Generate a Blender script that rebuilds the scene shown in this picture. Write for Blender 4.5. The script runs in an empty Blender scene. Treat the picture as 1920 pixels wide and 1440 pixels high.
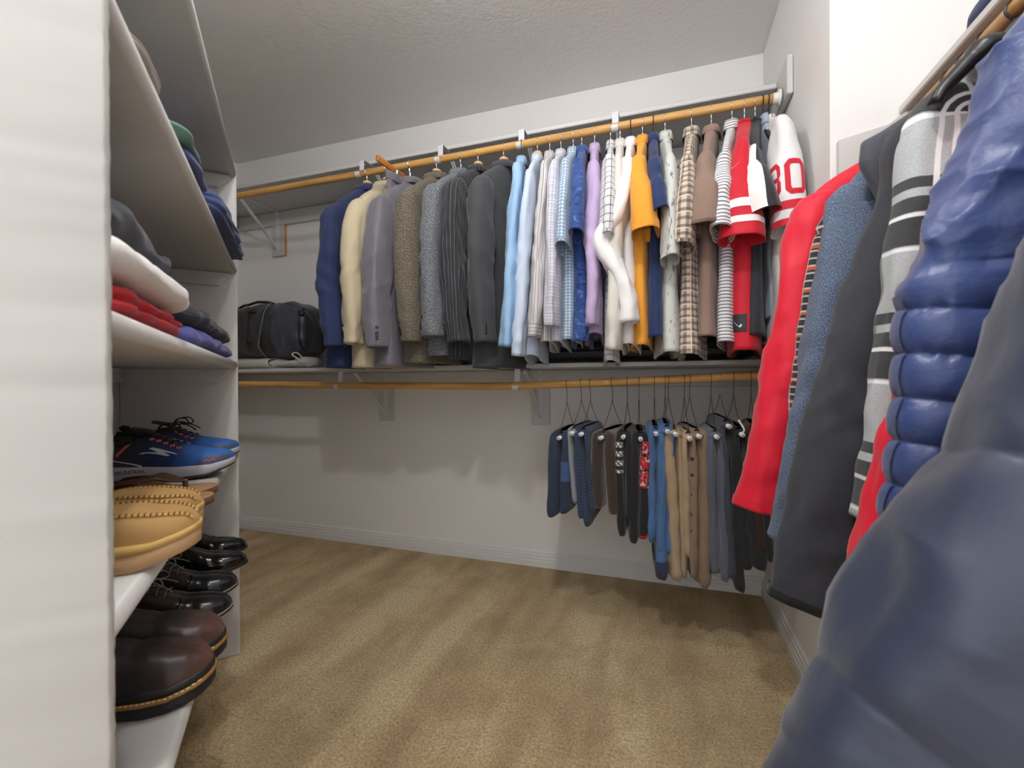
import bpy, math, random
import numpy as np
from mathutils import Vector, Matrix

sc = bpy.context.scene
COL = sc.collection
PI = math.pi
S2 = math.sqrt(.5)

# ------------------------------------------------------------------ camera
F_, YAW, PITCH, ROLL, CH = 841.33, .3225, -.0044, -.0053, .9682
_cy, _sy = math.cos(YAW), math.sin(YAW)
_fw, _rt, _up = np.array([-_sy, _cy, 0]), np.array([_cy, _sy, 0]), np.array([0, 0, 1.])
_f2 = _fw*math.cos(PITCH)+_up*math.sin(PITCH); _u2 = _up*math.cos(PITCH)-_fw*math.sin(PITCH)
_r3 = _rt*math.cos(ROLL)+_u2*math.sin(ROLL); _u3 = _u2*math.cos(ROLL)-_rt*math.sin(ROLL)
CAM = np.array([0, 0, CH])
cd = bpy.data.cameras.new('camera'); co = bpy.data.objects.new('camera', cd); COL.objects.link(co)
cd.sensor_width = 36; cd.sensor_fit = 'HORIZONTAL'; cd.lens = F_/1920*36; cd.clip_start = .02
co.matrix_world = Matrix(((_r3[0], _u3[0], -_f2[0], 0), (_r3[1], _u3[1], -_f2[1], 0), (_r3[2], _u3[2], -_f2[2], CH), (0, 0, 0, 1)))
cd.dof.use_dof = True; cd.dof.focus_distance = 1.9; cd.dof.aperture_fstop = 5.0
sc.camera = co

# ------------------------------------------------------------------ world, lamps, exposure
w = bpy.data.worlds.new('world'); sc.world = w; w.use_nodes = True
w.node_tree.nodes['Background'].inputs[0].default_value = (.94, .965, 1, 1)
w.node_tree.nodes['Background'].inputs[1].default_value = 1.6
def lamp(name, loc, power, radius, col=(1, .985, .965)):
    l = bpy.data.lights.new(name, 'POINT'); l.energy = power; l.shadow_soft_size = radius; l.color = col
    o = bpy.data.objects.new(name, l); COL.objects.link(o); o.location = loc; return o
lamp('ceiling_lamp_front', (-.15, .18, 2.38), 18.5, .04)
lamp('ceiling_lamp_rear', (-.55, .98, 2.36), 7, .04)
sc.view_settings.view_transform = 'Standard'; sc.view_settings.look = 'None'
sc.view_settings.exposure = .70; sc.view_settings.gamma = 1; sc.view_settings.use_curve_mapping = False

# ------------------------------------------------------------------ picking helpers: a pixel of the photograph to a point on a real plane
def ray(x, y):
    return _r3*((x-960)/F_)+_u3*(-(y-720)/F_)+_f2
def onp(x, y, n, d):
    r = ray(x, y); n = np.array(n, float); return CAM+r*((d-n@CAM)/(n@r))
def pY(x, y, d): return onp(x, y, (0, 1, 0), d)
def pX(x, y, d): return onp(x, y, (1, 0, 0), d)
def pZ(x, y, d): return onp(x, y, (0, 0, 1), d)

# ------------------------------------------------------------------ room numbers
H = 2.44; D = 2.279; XL = -2.693; XR = .437; YP = 1.436; XA = .96
RU = (1.85, 1.99)            # upper rod y, z
UX, UY = -1.4313, 1.2049     # shelving unit far front corner
def unit(t, d, z):           # t along the unit towards the camera, d depth into it
    return (UX+t*S2-d*S2, UY-t*S2-d*S2, z)
def unit_t(x, y):
    p = onp(x, y, (S2, S2, 0), (UX+UY)*S2); return ((p[0]-UX)-(p[1]-UY))*S2, p[2]

# ------------------------------------------------------------------ materials
class NT:
    def __init__(s, name):
        s.m = bpy.data.materials.new(name); s.m.use_nodes = True; s.t = s.m.node_tree
        s.b = s.t.nodes['Principled BSDF']
    def n(s, typ, **k):
        q = s.t.nodes.new(typ)
        for a, v in k.items(): setattr(q, a, v)
        return q
    def l(s, a, b): s.t.links.new(a, b)
    def math(s, op, a, b=None, c=None):
        q = s.n('ShaderNodeMath', operation=op)
        for i, v in enumerate((a, b, c)):
            if v is None: continue
            if isinstance(v, (int, float)): q.inputs[i].default_value = v
            else: s.l(v, q.inputs[i])
        return q.outputs[0]
    def mix(s, f, a, b, mode='MIX'):
        q = s.n('ShaderNodeMix', data_type='RGBA', blend_type=mode)
        for i, v in ((0, f), (6, a), (7, b)):
            if isinstance(v, (int, float)): q.inputs[i].default_value = v
            elif isinstance(v, tuple): q.inputs[i].default_value = (*v[:3], 1)
            else: s.l(v, q.inputs[i])
        return q.outputs[2]
    def noise(s, vec, scale, detail=3, rough=.55, dist=0):
        q = s.n('ShaderNodeTexNoise'); q.inputs['Scale'].default_value = scale; q.inputs['Detail'].default_value = detail
        q.inputs['Roughness'].default_value = rough; q.inputs['Distortion'].default_value = dist
        if vec is not None: s.l(vec, q.inputs['Vector'])
        return q.outputs[0]
    def map(s, vec, scale=(1, 1, 1), rot=(0, 0, 0), loc=(0, 0, 0)):
        q = s.n('ShaderNodeMapping'); q.inputs['Scale'].default_value = scale; q.inputs['Rotation'].default_value = rot
        q.inputs['Location'].default_value = loc; s.l(vec, q.inputs[0]); return q.outputs[0]
    def ramp(s, v, stops, interp='LINEAR'):
        q = s.n('ShaderNodeValToRGB'); q.color_ramp.interpolation = interp; e = q.color_ramp.elements
        while len(e) < len(stops): e.new(.5)
        for i, (p, c) in enumerate(stops): e[i].position = p; e[i].color = (*c, 1)
        s.l(v, q.inputs[0]); return q.outputs[0]
    def bump(s, h, strength, dist=.001):
        q = s.n('ShaderNodeBump'); q.inputs['Strength'].default_value = strength; q.inputs['Distance'].default_value = dist
        s.l(h, q.inputs['Height']); s.l(q.outputs[0], s.b.inputs['Normal'])
def C(r, g, b):              # sRGB 0..255 to linear
    return tuple(((v/255)/12.92 if v/255 <= .04045 else (((v/255)+.055)/1.055)**2.4) for v in (r, g, b))

def plain(name, col, rough=.5, metal=0, coat=0):
    m = NT(name); m.b.inputs['Base Color'].default_value = (*col, 1); m.b.inputs['Roughness'].default_value = rough
    m.b.inputs['Metallic'].default_value = metal
    if coat: m.b.inputs['Coat Weight'].default_value = coat; m.b.inputs['Coat Roughness'].default_value = .15
    return m.m
def painted(name, col, rough=.6, bs=60, bst=.25, bd=.002, var=.04):
    m = NT(name); tc = m.n('ShaderNodeTexCoord').outputs['Object']
    n = m.noise(tc, bs, 4); big = m.noise(tc, 2.5, 2)
    dark = tuple(c*(1-var*2) for c in col)
    c = m.mix(big, dark, col); m.l(c, m.b.inputs['Base Color']); m.b.inputs['Roughness'].default_value = rough
    m.bump(n, bst, bd); return m.m
def wood(name, c1, c2, rough=.45, axis=0, sc_=1):
    m = NT(name); tc = m.n('ShaderNodeTexCoord').outputs['Object']
    s = [40*sc_, 40*sc_, 40*sc_]; s[axis] = 2.2*sc_
    n = m.noise(m.map(tc, tuple(s)), 1, 5, .6, .8)
    s2 = [130*sc_]*3; s2[axis] = 4*sc_
    n2 = m.noise(m.map(tc, tuple(s2)), 1, 3)
    f = m.math('ADD', m.math('MULTIPLY', n, .7), m.math('MULTIPLY', n2, .35))
    c = m.ramp(f, [(.32, c2), (.5, c1), (.68, tuple(min(1, x*1.18) for x in c1))])
    m.l(c, m.b.inputs['Base Color']); m.b.inputs['Roughness'].default_value = rough; m.bump(n2, .15, .0006); return m.m
def cloth(name, col, rough=.85, bands=(), fleck=None, grain=.10, gscale=700, bump=.25, sheen=.15, aniso=1, special=None, spec=.3):
    """bands: (axis 'u'/'v'/angle, period, width, offset, colour, alpha)"""
    m = NT(name); uv = m.n('ShaderNodeUVMap').outputs[0]
    sep = m.n('ShaderNodeSeparateXYZ'); m.l(uv, sep.inputs[0]); U, V = sep.outputs[0], sep.outputs[1]
    g = m.noise(m.map(uv, (1, 1/aniso, 1)), gscale, 2)
    cur = m.mix(g, tuple(c*(1-grain*1.6) for c in col), tuple(min(1, c*(1+grain*1.6)) for c in col))
    if fleck:
        for (c2, thr, fs) in fleck:
            q = m.noise(m.map(uv, (1, .7, 1), loc=(thr*3, 0, 0)), fs, 2)
            k = m.n('ShaderNodeMapRange'); k.inputs[1].default_value = thr-.04; k.inputs[2].default_value = thr+.05; m.l(q, k.inputs[0])
            cur = m.mix(k.outputs[0], cur, c2)
    if special == 'camo':
        q = m.noise(m.map(uv, (1, 1.4, 1)), 26, 5, .62, 1.5)
        cur = m.ramp(q, [(.36, C(28, 48, 95)), (.47, C(52, 84, 150)), (.55, C(40, 66, 126)), (.68, C(105, 140, 196))])
    if special in ('leaf', 'leafred'):
        for i, (rx, sx) in enumerate(((.6, 1), (-.5, 1.3), (1.3, .8))):
            q = m.noise(m.map(uv, (85*sx, 16*sx, 1), (0, 0, rx), (i*3.3, i, 0)), 1, 3, .5, .6)
            reg = m.noise(m.map(uv, (9, 9, 1), loc=(i*5, 2, 0)), 1, 2)
            k = m.math('MULTIPLY', m.math('GREATER_THAN', q, .64), m.math('GREATER_THAN', reg, .5))
            cur = m.mix(m.math('MULTIPLY', k, .75), cur, C(92, 92, 98))
    if special == 'denim':
        q = m.noise(m.map(uv, (7, 2.5, 1)), 1, 3); cur = m.mix(m.math('MULTIPLY', m.math('GREATER_THAN', q, 0), q), cur, tuple(min(1, c*1.9+.01) for c in col))
        q2 = m.noise(m.map(uv, (900, 120, 1)), 1, 2); cur = m.mix(m.math('MULTIPLY', q2, .5), cur, tuple(c*.55 for c in col))
    for (ax, per, wd, off, c2, al) in bands:
        if ax == 'u': t = U
        elif ax == 'v': t = V
        else: t = m.math('ADD', m.math('MULTIPLY', U, math.cos(ax)), m.math('MULTIPLY', V, math.sin(ax)))
        fr = m.math('FRACT', m.math('ADD', m.math('DIVIDE', t, per), off+50))
        cur = m.mix(m.math('MULTIPLY', m.math('LESS_THAN', fr, wd/per), al), cur, c2)
    m.l(cur, m.b.inputs['Base Color']); m.b.inputs['Roughness'].default_value = rough
    m.b.inputs['Sheen Weight'].default_value = sheen; m.b.inputs['Sheen Roughness'].default_value = .5
    m.b.inputs['Specular IOR Level'].default_value = spec
    m.bump(g, bump, .0012); return m.m
def nylon(name, col, rough=.35, bst=.3):
    m = NT(name); uv = m.n('ShaderNodeUVMap').outputs[0]
    n = m.noise(uv, 45, 4, .6); n2 = m.noise(uv, 1400, 1)
    m.b.inputs['Base Color'].default_value = (*col, 1); m.b.inputs['Roughness'].default_value = rough
    m.b.inputs['Sheen Weight'].default_value = .25
    m.bump(m.math('ADD', n, m.math('MULTIPLY', n2, .03)), bst, .006); return m.m
def leather(name, c1, c2=None, rough=.3, spec=.5, toe=None):
    m = NT(name); tc = m.n('ShaderNodeTexCoord').outputs['Object']
    n = m.noise(tc, 220, 3); big = m.noise(tc, 14, 3)
    c = m.mix(big, c1, c2 or tuple(x*.6 for x in c1))
    if toe:                   # rubbed lighter leather at the toe (wear)
        sp = m.n('ShaderNodeSeparateXYZ'); m.l(tc, sp.inputs[0])
        k = m.n('ShaderNodeMapRange'); k.inputs[1].default_value = toe[0]; k.inputs[2].default_value = toe[1]
        m.l(m.math('ADD', sp.outputs[0], m.math('MULTIPLY', m.math('SUBTRACT', big, .5), .06)), k.inputs[0]); c = m.mix(k.outputs[0], c, toe[2])
    m.l(c, m.b.inputs['Base Color']); m.b.inputs['Roughness'].default_value = rough; m.b.inputs['Specular IOR Level'].default_value = spec
    m.bump(m.math('ADD', n, m.math('MULTIPLY', m.noise(tc, 40, 2), 1.5)), .14, .001); return m.m

WALL = painted('wall_paint', C(234, 232, 230), .75, 95, .35, .003)
CEIL = painted('ceiling_texture', C(230, 228, 226), .9, 60, .5, .005)
WHITE = painted('white_paint', C(206, 204, 202), .4, 30, .12, .0015, .015)
TRIM = painted('trim_paint', C(222, 221, 219), .35, 20, .06, .001, .01)
WMETAL = plain('white_metal', C(214, 215, 222), .35)
WPLASTIC = plain('white_plastic', C(228, 226, 220), .35)
STEEL = plain('steel', (.72, .72, .72), .25, 1)
BRASSW = plain('brown_wire', C(92, 78, 64), .4, .6)
BLACKP = plain('black_plastic', C(30, 30, 33), .4)
DARKP = plain('dark_brown_plastic', C(42, 34, 30), .4)
ROD = wood('rod_wood', C(206, 158, 92), C(158, 104, 48), .4, 0)
RODY = wood('rod_wood_right', C(206, 158, 92), C(158, 104, 48), .4, 1)
PALEW = wood('pale_hanger_wood', C(214, 180, 130), C(178, 138, 88), .45, 0)
ORANGEW = wood('amber_hanger_wood', C(178, 112, 48), C(130, 72, 24), .35, 0)
RAWW = wood('raw_wood_edge', C(196, 150, 96), C(160, 108, 60), .6, 2)
CARD = plain('white_cardboard_tube', C(230, 228, 222), .7)
DARKHOLE = plain('dark_inside', C(26, 24, 24), .9)
LINING = cloth('black_lining', C(20, 19, 21), .5, sheen=.05)
BTN = plain('dark_button', C(18, 17, 18), .25)
BTNW = plain('pale_button', C(222, 220, 216), .3)

# ------------------------------------------------------------------ mesh helpers
def link(name, me, mat, parent=None, smooth=True):
    if mat is not None: me.materials.append(mat)
    if smooth: me.polygons.foreach_set('use_smooth', [True]*len(me.polygons))
    o = bpy.data.objects.new(name, me); COL.objects.link(o)
    if parent is not None: o.parent = parent
    return o
def raw(name, V, F, mat, parent=None, uv=None, smooth=True):
    me = bpy.data.meshes.new(name); V = np.asarray(V, float)
    me.from_pydata([tuple(v) for v in V], [], [tuple(f) for f in F])
    if uv is not None:
        lay = me.uv_layers.new(name='UVMap'); idx = np.zeros(len(me.loops), np.int32); me.loops.foreach_get('vertex_index', idx)
        lay.data.foreach_set('uv', np.asarray(uv, float)[idx].ravel())
    me.update(); return link(name, me, mat, parent, smooth)
def gridF(nr, nc, o=0):
    r, c = np.meshgrid(np.arange(nr-1), np.arange(nc-1), indexing='ij'); a = (r*nc+c+o).ravel()
    return np.stack([a, a+1, a+nc+1, a+nc], 1)
def gmesh(name, G, mat, parent=None, uv=None, cap=(False, False), flip=False):
    """G (nr, nc, 3): rows of rings, last column equals first when closed"""
    nr, nc = G.shape[:2]; F = gridF(nr, nc)
    if flip: F = F[:, ::-1]
    F = [tuple(int(x) for x in f) for f in F]
    V = G.reshape(-1, 3)
    if uv is None:
        du = np.linalg.norm(np.diff(G, axis=1), axis=2).mean(0); dv = np.linalg.norm(np.diff(G, axis=0), axis=2).mean(1)
        uu = np.concatenate([[0], np.cumsum(du)]); vv = np.concatenate([[0], np.cumsum(dv)])
        uv = np.stack(np.broadcast_arrays(uu[None, :], vv[:, None]), 2)
    uv = uv.reshape(-1, 2)
    for k, (on, row) in enumerate(zip(cap, (0, nr-1))):
        if on:
            c = G[row].mean(0); V = np.vstack([V, c]); uv = np.vstack([uv, uv[row*nc]]); ci = len(V)-1
            for j in range(nc-1):
                a, b = row*nc+j, row*nc+j+1
                f = (ci, a, b) if k else (ci, b, a)
                F.append(f[::-1] if flip else f)
    return raw(name, V, F, mat, parent, uv)
class MB:
    """collects boxes / tubes / prisms in one mesh"""
    def __init__(s): s.V = []; s.F = []
    def add(s, V, F):
        o = len(s.V); s.V += [tuple(v) for v in V]; s.F += [tuple(i+o for i in f) for f in F]
    def box(s, x0, x1, y0, y1, z0, z1, bev=0, M=None):
        c = np.array([(x0+x1)/2, (y0+y1)/2, (z0+z1)/2]); h = np.array([x1-x0, y1-y0, z1-z0])/2; h = np.abs(h)
        b = min(bev, *(h*.95)) if bev else 0
        V = []; F = []
        if not b:
            V = [c+h*np.array(q) for q in ((-1,-1,-1),(1,-1,-1),(1,1,-1),(-1,1,-1),(-1,-1,1),(1,-1,1),(1,1,1),(-1,1,1))]
            F = [(0,3,2,1),(4,5,6,7),(0,1,5,4),(1,2,6,5),(2,3,7,6),(3,0,4,7)]
        else:
            idx = {}
            for sx in (-1, 1):
                for sy in (-1, 1):
                    for sz in (-1, 1):
                        for a in range(3):
                            q = h-b; q[a] = h[a]; idx[(sx, sy, sz, a)] = len(V); V.append(c+q*np.array((sx, sy, sz)))
            for a in range(3):
                for sg in (-1, 1):
                    o = [(-1,-1),(1,-1),(1,1),(-1,1)]
                    f = []
                    for (p, q) in o:
                        k = [0, 0, 0]; k[a] = sg; k[(a+1) % 3] = p; k[(a+2) % 3] = q; f.append(idx[(*k, a)])
                    F.append(tuple(f if sg > 0 else f[::-1]))
            for a in range(3):
                b1, b2 = (a+1) % 3, (a+2) % 3
                for s1 in (-1, 1):
                    for s2_ in (-1, 1):
                        k0 = [0]*3; k1 = [0]*3; k0[a] = -1; k1[a] = 1
                        for k in (k0, k1): k[b1] = s1; k[b2] = s2_
                        f = [idx[(*k0, b1)], idx[(*k1, b1)], idx[(*k1, b2)], idx[(*k0, b2)]]
                        F.append(tuple(f if s1*s2_ < 0 else f[::-1]))
            for sx in (-1, 1):
                for sy in (-1, 1):
                    for sz in (-1, 1):
                        f = [idx[(sx, sy, sz, a)] for a in range(3)]; F.append(tuple(f if sx*sy*sz > 0 else f[::-1]))
        if M is not None: V = [np.array(M @ Vector(v)) for v in V]
        s.add(V, F); return s
    def tube(s, pts, r, n=8, cap=True):
        G = sweep(np.array(pts, float), r, r, n)
        nr, nc = G.shape[:2]; F = [tuple(f) for f in gridF(nr, nc)[:, ::-1]]; V = list(G.reshape(-1, 3))
        if cap:
            F.append(tuple(range(nc-1))); F.append(tuple((nr-1)*nc+j for j in range(nc-2, -1, -1)))
        s.add(V, F); return s
    def build(s, name, mat, parent=None, smooth=False): return raw(name, s.V, s.F, mat, parent, smooth=smooth)
def sweep(P, ra, rb, n=16, bvec=None, phase=0, ex=1.0):
    """closed tube rings (last column repeats the first). bvec fixed: b axis; a = perpendicular"""
    P = np.asarray(P, float); T = np.gradient(P, axis=0); T /= np.linalg.norm(T, axis=1)[:, None]+1e-12
    th = np.linspace(0, 2*PI, n+1)+phase; ca, sa = np.cos(th), np.sin(th)
    if ex != 1: ca = np.sign(ca)*np.abs(ca)**ex; sa = np.sign(sa)*np.abs(sa)**ex
    ra = np.broadcast_to(ra, (len(P),)); rb = np.broadcast_to(rb, (len(P),))
    G = np.zeros((len(P), n+1, 3)); a = None
    for i in range(len(P)):
        if bvec is not None:
            b = np.array(bvec, float); b = b-T[i]*(b@T[i]); b /= np.linalg.norm(b); a = np.cross(b, T[i])
        else:
            if a is None:
                k = np.array([0, 0, 1.]) if abs(T[i][2]) < .8 else np.array([1., 0, 0]); a = np.cross(T[i], k)
            a = a-T[i]*(a@T[i]); a /= np.linalg.norm(a); b = np.cross(T[i], a)
        G[i] = P[i]+np.outer(ca*ra[i], a)+np.outer(sa*rb[i], b)
    return G
def spline(pts, n):
    """Catmull-Rom through points, n samples evenly by length"""
    P = np.asarray(pts, float); Q = np.vstack([2*P[0]-P[1], P, 2*P[-1]-P[-2]]); out = []
    for i in range(len(P)-1):
        for t in np.linspace(0, 1, 24, endpoint=False):
            p0, p1, p2, p3 = Q[i:i+4]
            out.append(.5*((2*p1)+(p2-p0)*t+(2*p0-5*p1+4*p2-p3)*t*t+(3*p1-p0-3*p2+p3)*t**3))
    out.append(P[-1]); out = np.array(out); L = np.concatenate([[0], np.cumsum(np.linalg.norm(np.diff(out, axis=0), axis=1))])
    s = np.linspace(0, L[-1], n); return np.stack([np.interp(s, L, out[:, k]) for k in range(out.shape[1])], 1)
def fold(A, B, seed, n=6, fa=(1, 4), fb=(.2, 1.0)):
    rng = np.random.RandomState(abs(int(seed)) % 99991); s = 0*A*B
    for i in range(n):
        ka = rng.randint(fa[0], fa[1]+1); kb = rng.uniform(*fb)*rng.choice([-1, 1]); ph = rng.uniform(0, 2*PI); kw = rng.uniform(.5, 1.5)
        s = s+rng.uniform(.5, 1)*np.sin(2*PI*(ka*A+kb*B)+ph+1.1*np.sin(2*PI*(kw*B)+ph*2))
    return s/math.sqrt(n)
def snoise(X, Y, Z, seed, f=1.0, n=14):
    """soft 3-D noise: sum of random plane waves, ridged a little"""
    rng = np.random.RandomState(abs(int(seed)) % 99991); s = 0*X
    for i in range(n):
        d = rng.normal(size=3); d /= np.linalg.norm(d); k = f*rng.uniform(.5, 1.6)
        s = s+np.sin(2*PI*k*(d[0]*X+d[1]*Y+d[2]*Z)+rng.uniform(0, 6.28)+.8*np.sin(2*PI*k*.6*(d[1]*X-d[0]*Y+Z*.3)))
    return s/math.sqrt(n)
def gnormals(G):
    du = np.gradient(G, axis=1); dv = np.gradient(G, axis=0); du[:, 0] = du[:, -1] = G[:, 1]-G[:, -2]
    N = np.cross(du, dv); return N/(np.linalg.norm(N, axis=2)[:, :, None]+1e-9)
def thing(name, label, cat, loc=(0, 0, 0), rotz=0, group=None):
    o = bpy.data.objects.new(name, None); COL.objects.link(o); o.empty_display_size = .03
    o.location = loc; o.rotation_euler = (0, 0, rotz); o['label'] = label; o['category'] = cat
    if group: o['group'] = group
    return o
def tag(o, label, cat, group=None):
    o['label'] = label; o['category'] = cat
    if group: o['group'] = group
    return o
def struct(o): o['kind'] = 'structure'; return o
def quadgrid(name, p0, pu, pv, nu, nv, mat):
    p0, pu, pv = (np.array(q, float) for q in (p0, pu, pv))
    u, v = np.meshgrid(np.linspace(0, 1, nu), np.linspace(0, 1, nv)); G = p0+u[..., None]*pu+v[..., None]*pv
    return gmesh(name, G, mat)

# ------------------------------------------------------------------ room shell
def carpet_mat():
    m = NT('carpet'); tc = m.n('ShaderNodeTexCoord').outputs['Object']
    fine = m.noise(tc, 300, 3, .75); mid = m.noise(tc, 110, 3, .6)
    nap = m.noise(m.map(tc, (4.2, .7, 1), (0, 0, -.35)), 1.6, 2, .45, .35)          # nap brushed by the vacuum cleaner
    patch = m.noise(tc, 5.5, 4, .6, .6)
    f = m.math('ADD', m.math('MULTIPLY', nap, .62), m.math('MULTIPLY', patch, .38))
    base = m.ramp(f, [(.38, C(182, 150, 100)), (.5, C(208, 178, 126)), (.6, C(228, 202, 152))])
    k = m.ramp(m.math('ADD', m.math('MULTIPLY', fine, .65), m.math('MULTIPLY', mid, .35)), [(.38, (.36, .33, .29)), (.5, (.98, .98, .98)), (.63, (1.6, 1.6, 1.56))])
    m.l(m.mix(1.0, base, k, 'MULTIPLY'), m.b.inputs['Base Color']); m.b.inputs['Roughness'].default_value = 1
    m.b.inputs['Sheen Weight'].default_value = .3; m.b.inputs['Specular IOR Level'].default_value = .1
    m.bump(m.math('ADD', fine, mid), .9, .008); return m.m
struct(MB().box(XL-.1, XA+.1, -1.3, D+.1, -.05, 0).build('floor', carpet_mat()))
struct(MB().box(XL-.1, XA+.1, -1.0, D+.1, H, H+.05).build('ceiling', CEIL))
struct(MB().box(XL-.1, XR+.1, D, D+.1, 0, H).build('wall_back', WALL))
struct(MB().box(XR, XA+.1, YP, D, 0, H, .004).build('wall_right', WALL))
struct(MB().box(XA, XA+.1, -1.0, YP, 0, H).build('wall_alcove', WALL))
struct(MB().box(XL-.1, XL, 1.0, D, 0, H).build('wall_left', WALL))
a, b = unit(-1.9, .335, 0), unit(2.0, .335, 0); c_, d_ = unit(2.0, .43, 0), unit(-1.9, .43, 0)  # behind the unit; near end lengthened to block world light on the near panel
V = [np.array(q)+(0, 0, z) for z in (0, H) for q in (a, b, c_, d_)]
struct(raw('wall_diagonal', V, [(0,3,2,1),(4,5,6,7),(0,1,5,4),(1,2,6,5),(2,3,7,6),(3,0,4,7)], WALL, smooth=False))
BPROF = [(0, 0), (.017, 0), (.017, .030), (.0145, .034), (.0145, .046), (.012, .050), (.012, .062), (.008, .067), (.008, .074), (.003, .082), (0, .083)]
def baseboard(name, p, q, nrm):
    p, q, nrm = np.array(p, float), np.array(q, float), np.array(nrm, float)
    G = np.array([[e+nrm*o+np.array([0, 0, z]) for (o, z) in BPROF] for e in (p, q)])
    V = G.reshape(-1, 3); n = len(BPROF); F = [(j, j+1, n+j+1, n+j) for j in range(n-1)]+[tuple(range(n))[::-1], tuple(range(n, 2*n))]
    struct(raw(name, V, F, TRIM, smooth=False))
baseboard('baseboard_back', (XL, D, 0), (XR-.0005, D, 0), (0, -1, 0))
baseboard('baseboard_right', (XR, D-.018, 0), (XR, YP, 0), (-1, 0, 0))
baseboard('baseboard_return', (XR, YP, 0), (XA-.018, YP, 0), (0, -1, 0))
baseboard('baseboard_alcove', (XA, YP-.018, 0), (XA, -.9, 0), (-1, 0, 0))
baseboard('baseboard_left', (XL, 2.10, 0), (XL, D-.018, 0), (1, 0, 0))

# ------------------------------------------------------------------ wall shelves, rods, brackets
SD = .354
def wall_shelf(name, z, label):
    r = thing(name, label, 'shelf', ((XL+XR)/2, D, z))
    X0, X1 = XL+.002-(XL+XR)/2, XR-.021-(XL+XR)/2
    MB().box(X0, X1, -SD, -.001, 0, .020, .003).build('board', WHITE, r)
    MB().box(X0, X1, -.019, -.001, -.088, -.001, .003).build('cleat', WHITE, r)
    MB().box(X1+.0005, X1+.0195, -.492, -.02, -.105, .03, .003).build('end_cleat', WHITE, r)
    MB().box(X0-.001, X0+.017, -.34, -.02, -.088, -.001, .003).build('end_cleat', WHITE, r)
    return r
wall_shelf('wall_shelf', 2.071, 'upper white wall shelf with thin front edge above the suits and shirts')
wall_shelf('wall_shelf', 1.030, 'lower white wall shelf carrying the black bag, under the suit hems')
def rod_along(pts, mat, name, label, sock=None):
    pts = np.array(pts, float); c = pts.mean(0)
    r = thing(name, label, 'rod', tuple(c))
    gmesh('pole', sweep(spline(pts-c, 24), .0165, .0165, 18), mat, r, cap=(True, True))
    for s in (sock or []):
        s = np.array(s)-c; e = np.array([.016, 0, 0])
        gmesh('end_socket', sweep(np.array([s-e, s-e*.2, s, s+e*.1, s+e*.5]), [.0185, .0195, .0195, .028, .028], [.0185, .0195, .0195, .028, .028], 20), WPLASTIC, r, cap=(True, True))
    return r
rod_along([(-2.50, RU[0], RU[1]), (-1.3, RU[0], RU[1]-.002), (0, RU[0], RU[1]+.001), (.398, RU[0], RU[1])], ROD, 'closet_rod', 'upper round wooden closet rod holding the suits and shirts', [(.401, RU[0], RU[1])])
LZ = lambda x: np.interp(x, [-2.5, -2.19, -1.48, -.58, .33, .40], [.966, .965, .956, .950, .986, .990])
rod_along([(x, RU[0], LZ(x)) for x in np.linspace(-2.5, .398, 9)], ROD, 'closet_rod', 'lower round wooden closet rod carrying the trousers and sweaters', [(.401, RU[0], .990)])
def bracket(x, zs, zr, label, block=True, rawside=False, brace_x=0):
    """steel shelf-and-rod bracket: plates under the shelf and on the wall, brace, rod hook"""
    r = thing('shelf_bracket', label, 'bracket', (x, D, zs), 0, 'white metal shelf brackets')
    yb = -.0195
    MB().box(-.013, .013, yb-.003, yb, -.27, -.002, .001).build('wall_plate', WMETAL, r)
    MB().box(-.013, .013, -.375, yb-.003, -.004, -.0012, .0008).build('shelf_arm', WMETAL, r)
    b = MB(); 
    for o in (-.007, .007): b.tube([(o, yb-.004, -.245), (o*.8, -.16, -.125), (o*.8, -.30, -.010)], .0045, 6)
    b.box(-.0085, .0085, yb-.01, yb-.003, -.262, -.232, .002); b.build('brace', WMETAL, r)
    hz = zr-zs; hk = MB(); y0 = RU[0]-D; R = .0178
    P = [(-.365, -.003), (y0+.022, -.004), (y0+R+.002, hz+.014), ]
    ang = np.linspace(.35, -PI-.2, 16)
    P += [(y0+R*math.cos(t), hz+R*math.sin(t)) for t in ang]
    V = []; F = []
    for (y, z) in P: V += [(-.013, y, z), (.013, y, z)]
    n = len(P)
    for (y, z) in P: V += [(-.013, y-.0012, z-.0012), (.013, y-.0012, z-.0012)]
    for i in range(n-1): F += [(2*i, 2*i+1, 2*i+3, 2*i+2), (2*n+2*i, 2*n+2*i+2, 2*n+2*i+3, 2*n+2*i+1), (2*i, 2*i+2, 2*n+2*i+2, 2*n+2*i), (2*i+1, 2*n+2*i+1, 2*n+2*i+3, 2*i+3)]
    raw('rod_hook', V, F, WMETAL, r, smooth=False)
    for z in (-.03, -.245):
        MB().tube([(0, yb-.011 if z < -.1 else yb-.002, z), (0, yb-.013 if z < -.1 else yb-.005, z)], .004, 8).build('screw', STEEL, r)
    if block:
        MB().box(-.05, .05, -.0192, -.0008, -.285, -.089, .002).build('backing_block', WHITE, r)
        if rawside: MB().box(.0502, .0555, -.0192, -.0008, -.285, -.089, .001).build('raw_edge', RAWW, r)['label'] = 'unpainted wooden edge'
    return r
bracket(-2.334, 2.071, RU[1], 'upper bracket at far left, block with unpainted wooden side', True, True)
for x, l in ((-1.40, 'above the navy suit jacket'), (-.968, 'above the dark tweed and herringbone jackets'), (-.576, 'between charcoal suit jacket and light blue shirt'), (-.176, 'between black grid shirt and off-white shirt')):
    bracket(x, 2.071, RU[1], 'upper white metal rod bracket '+l)
bracket(-1.535, 1.030, LZ(-1.535), 'lower left bracket on white block, below the suit jackets')
bracket(-.60, 1.030, LZ(-.6), 'lower bracket on white block left of the hanging dark jeans')

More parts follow.
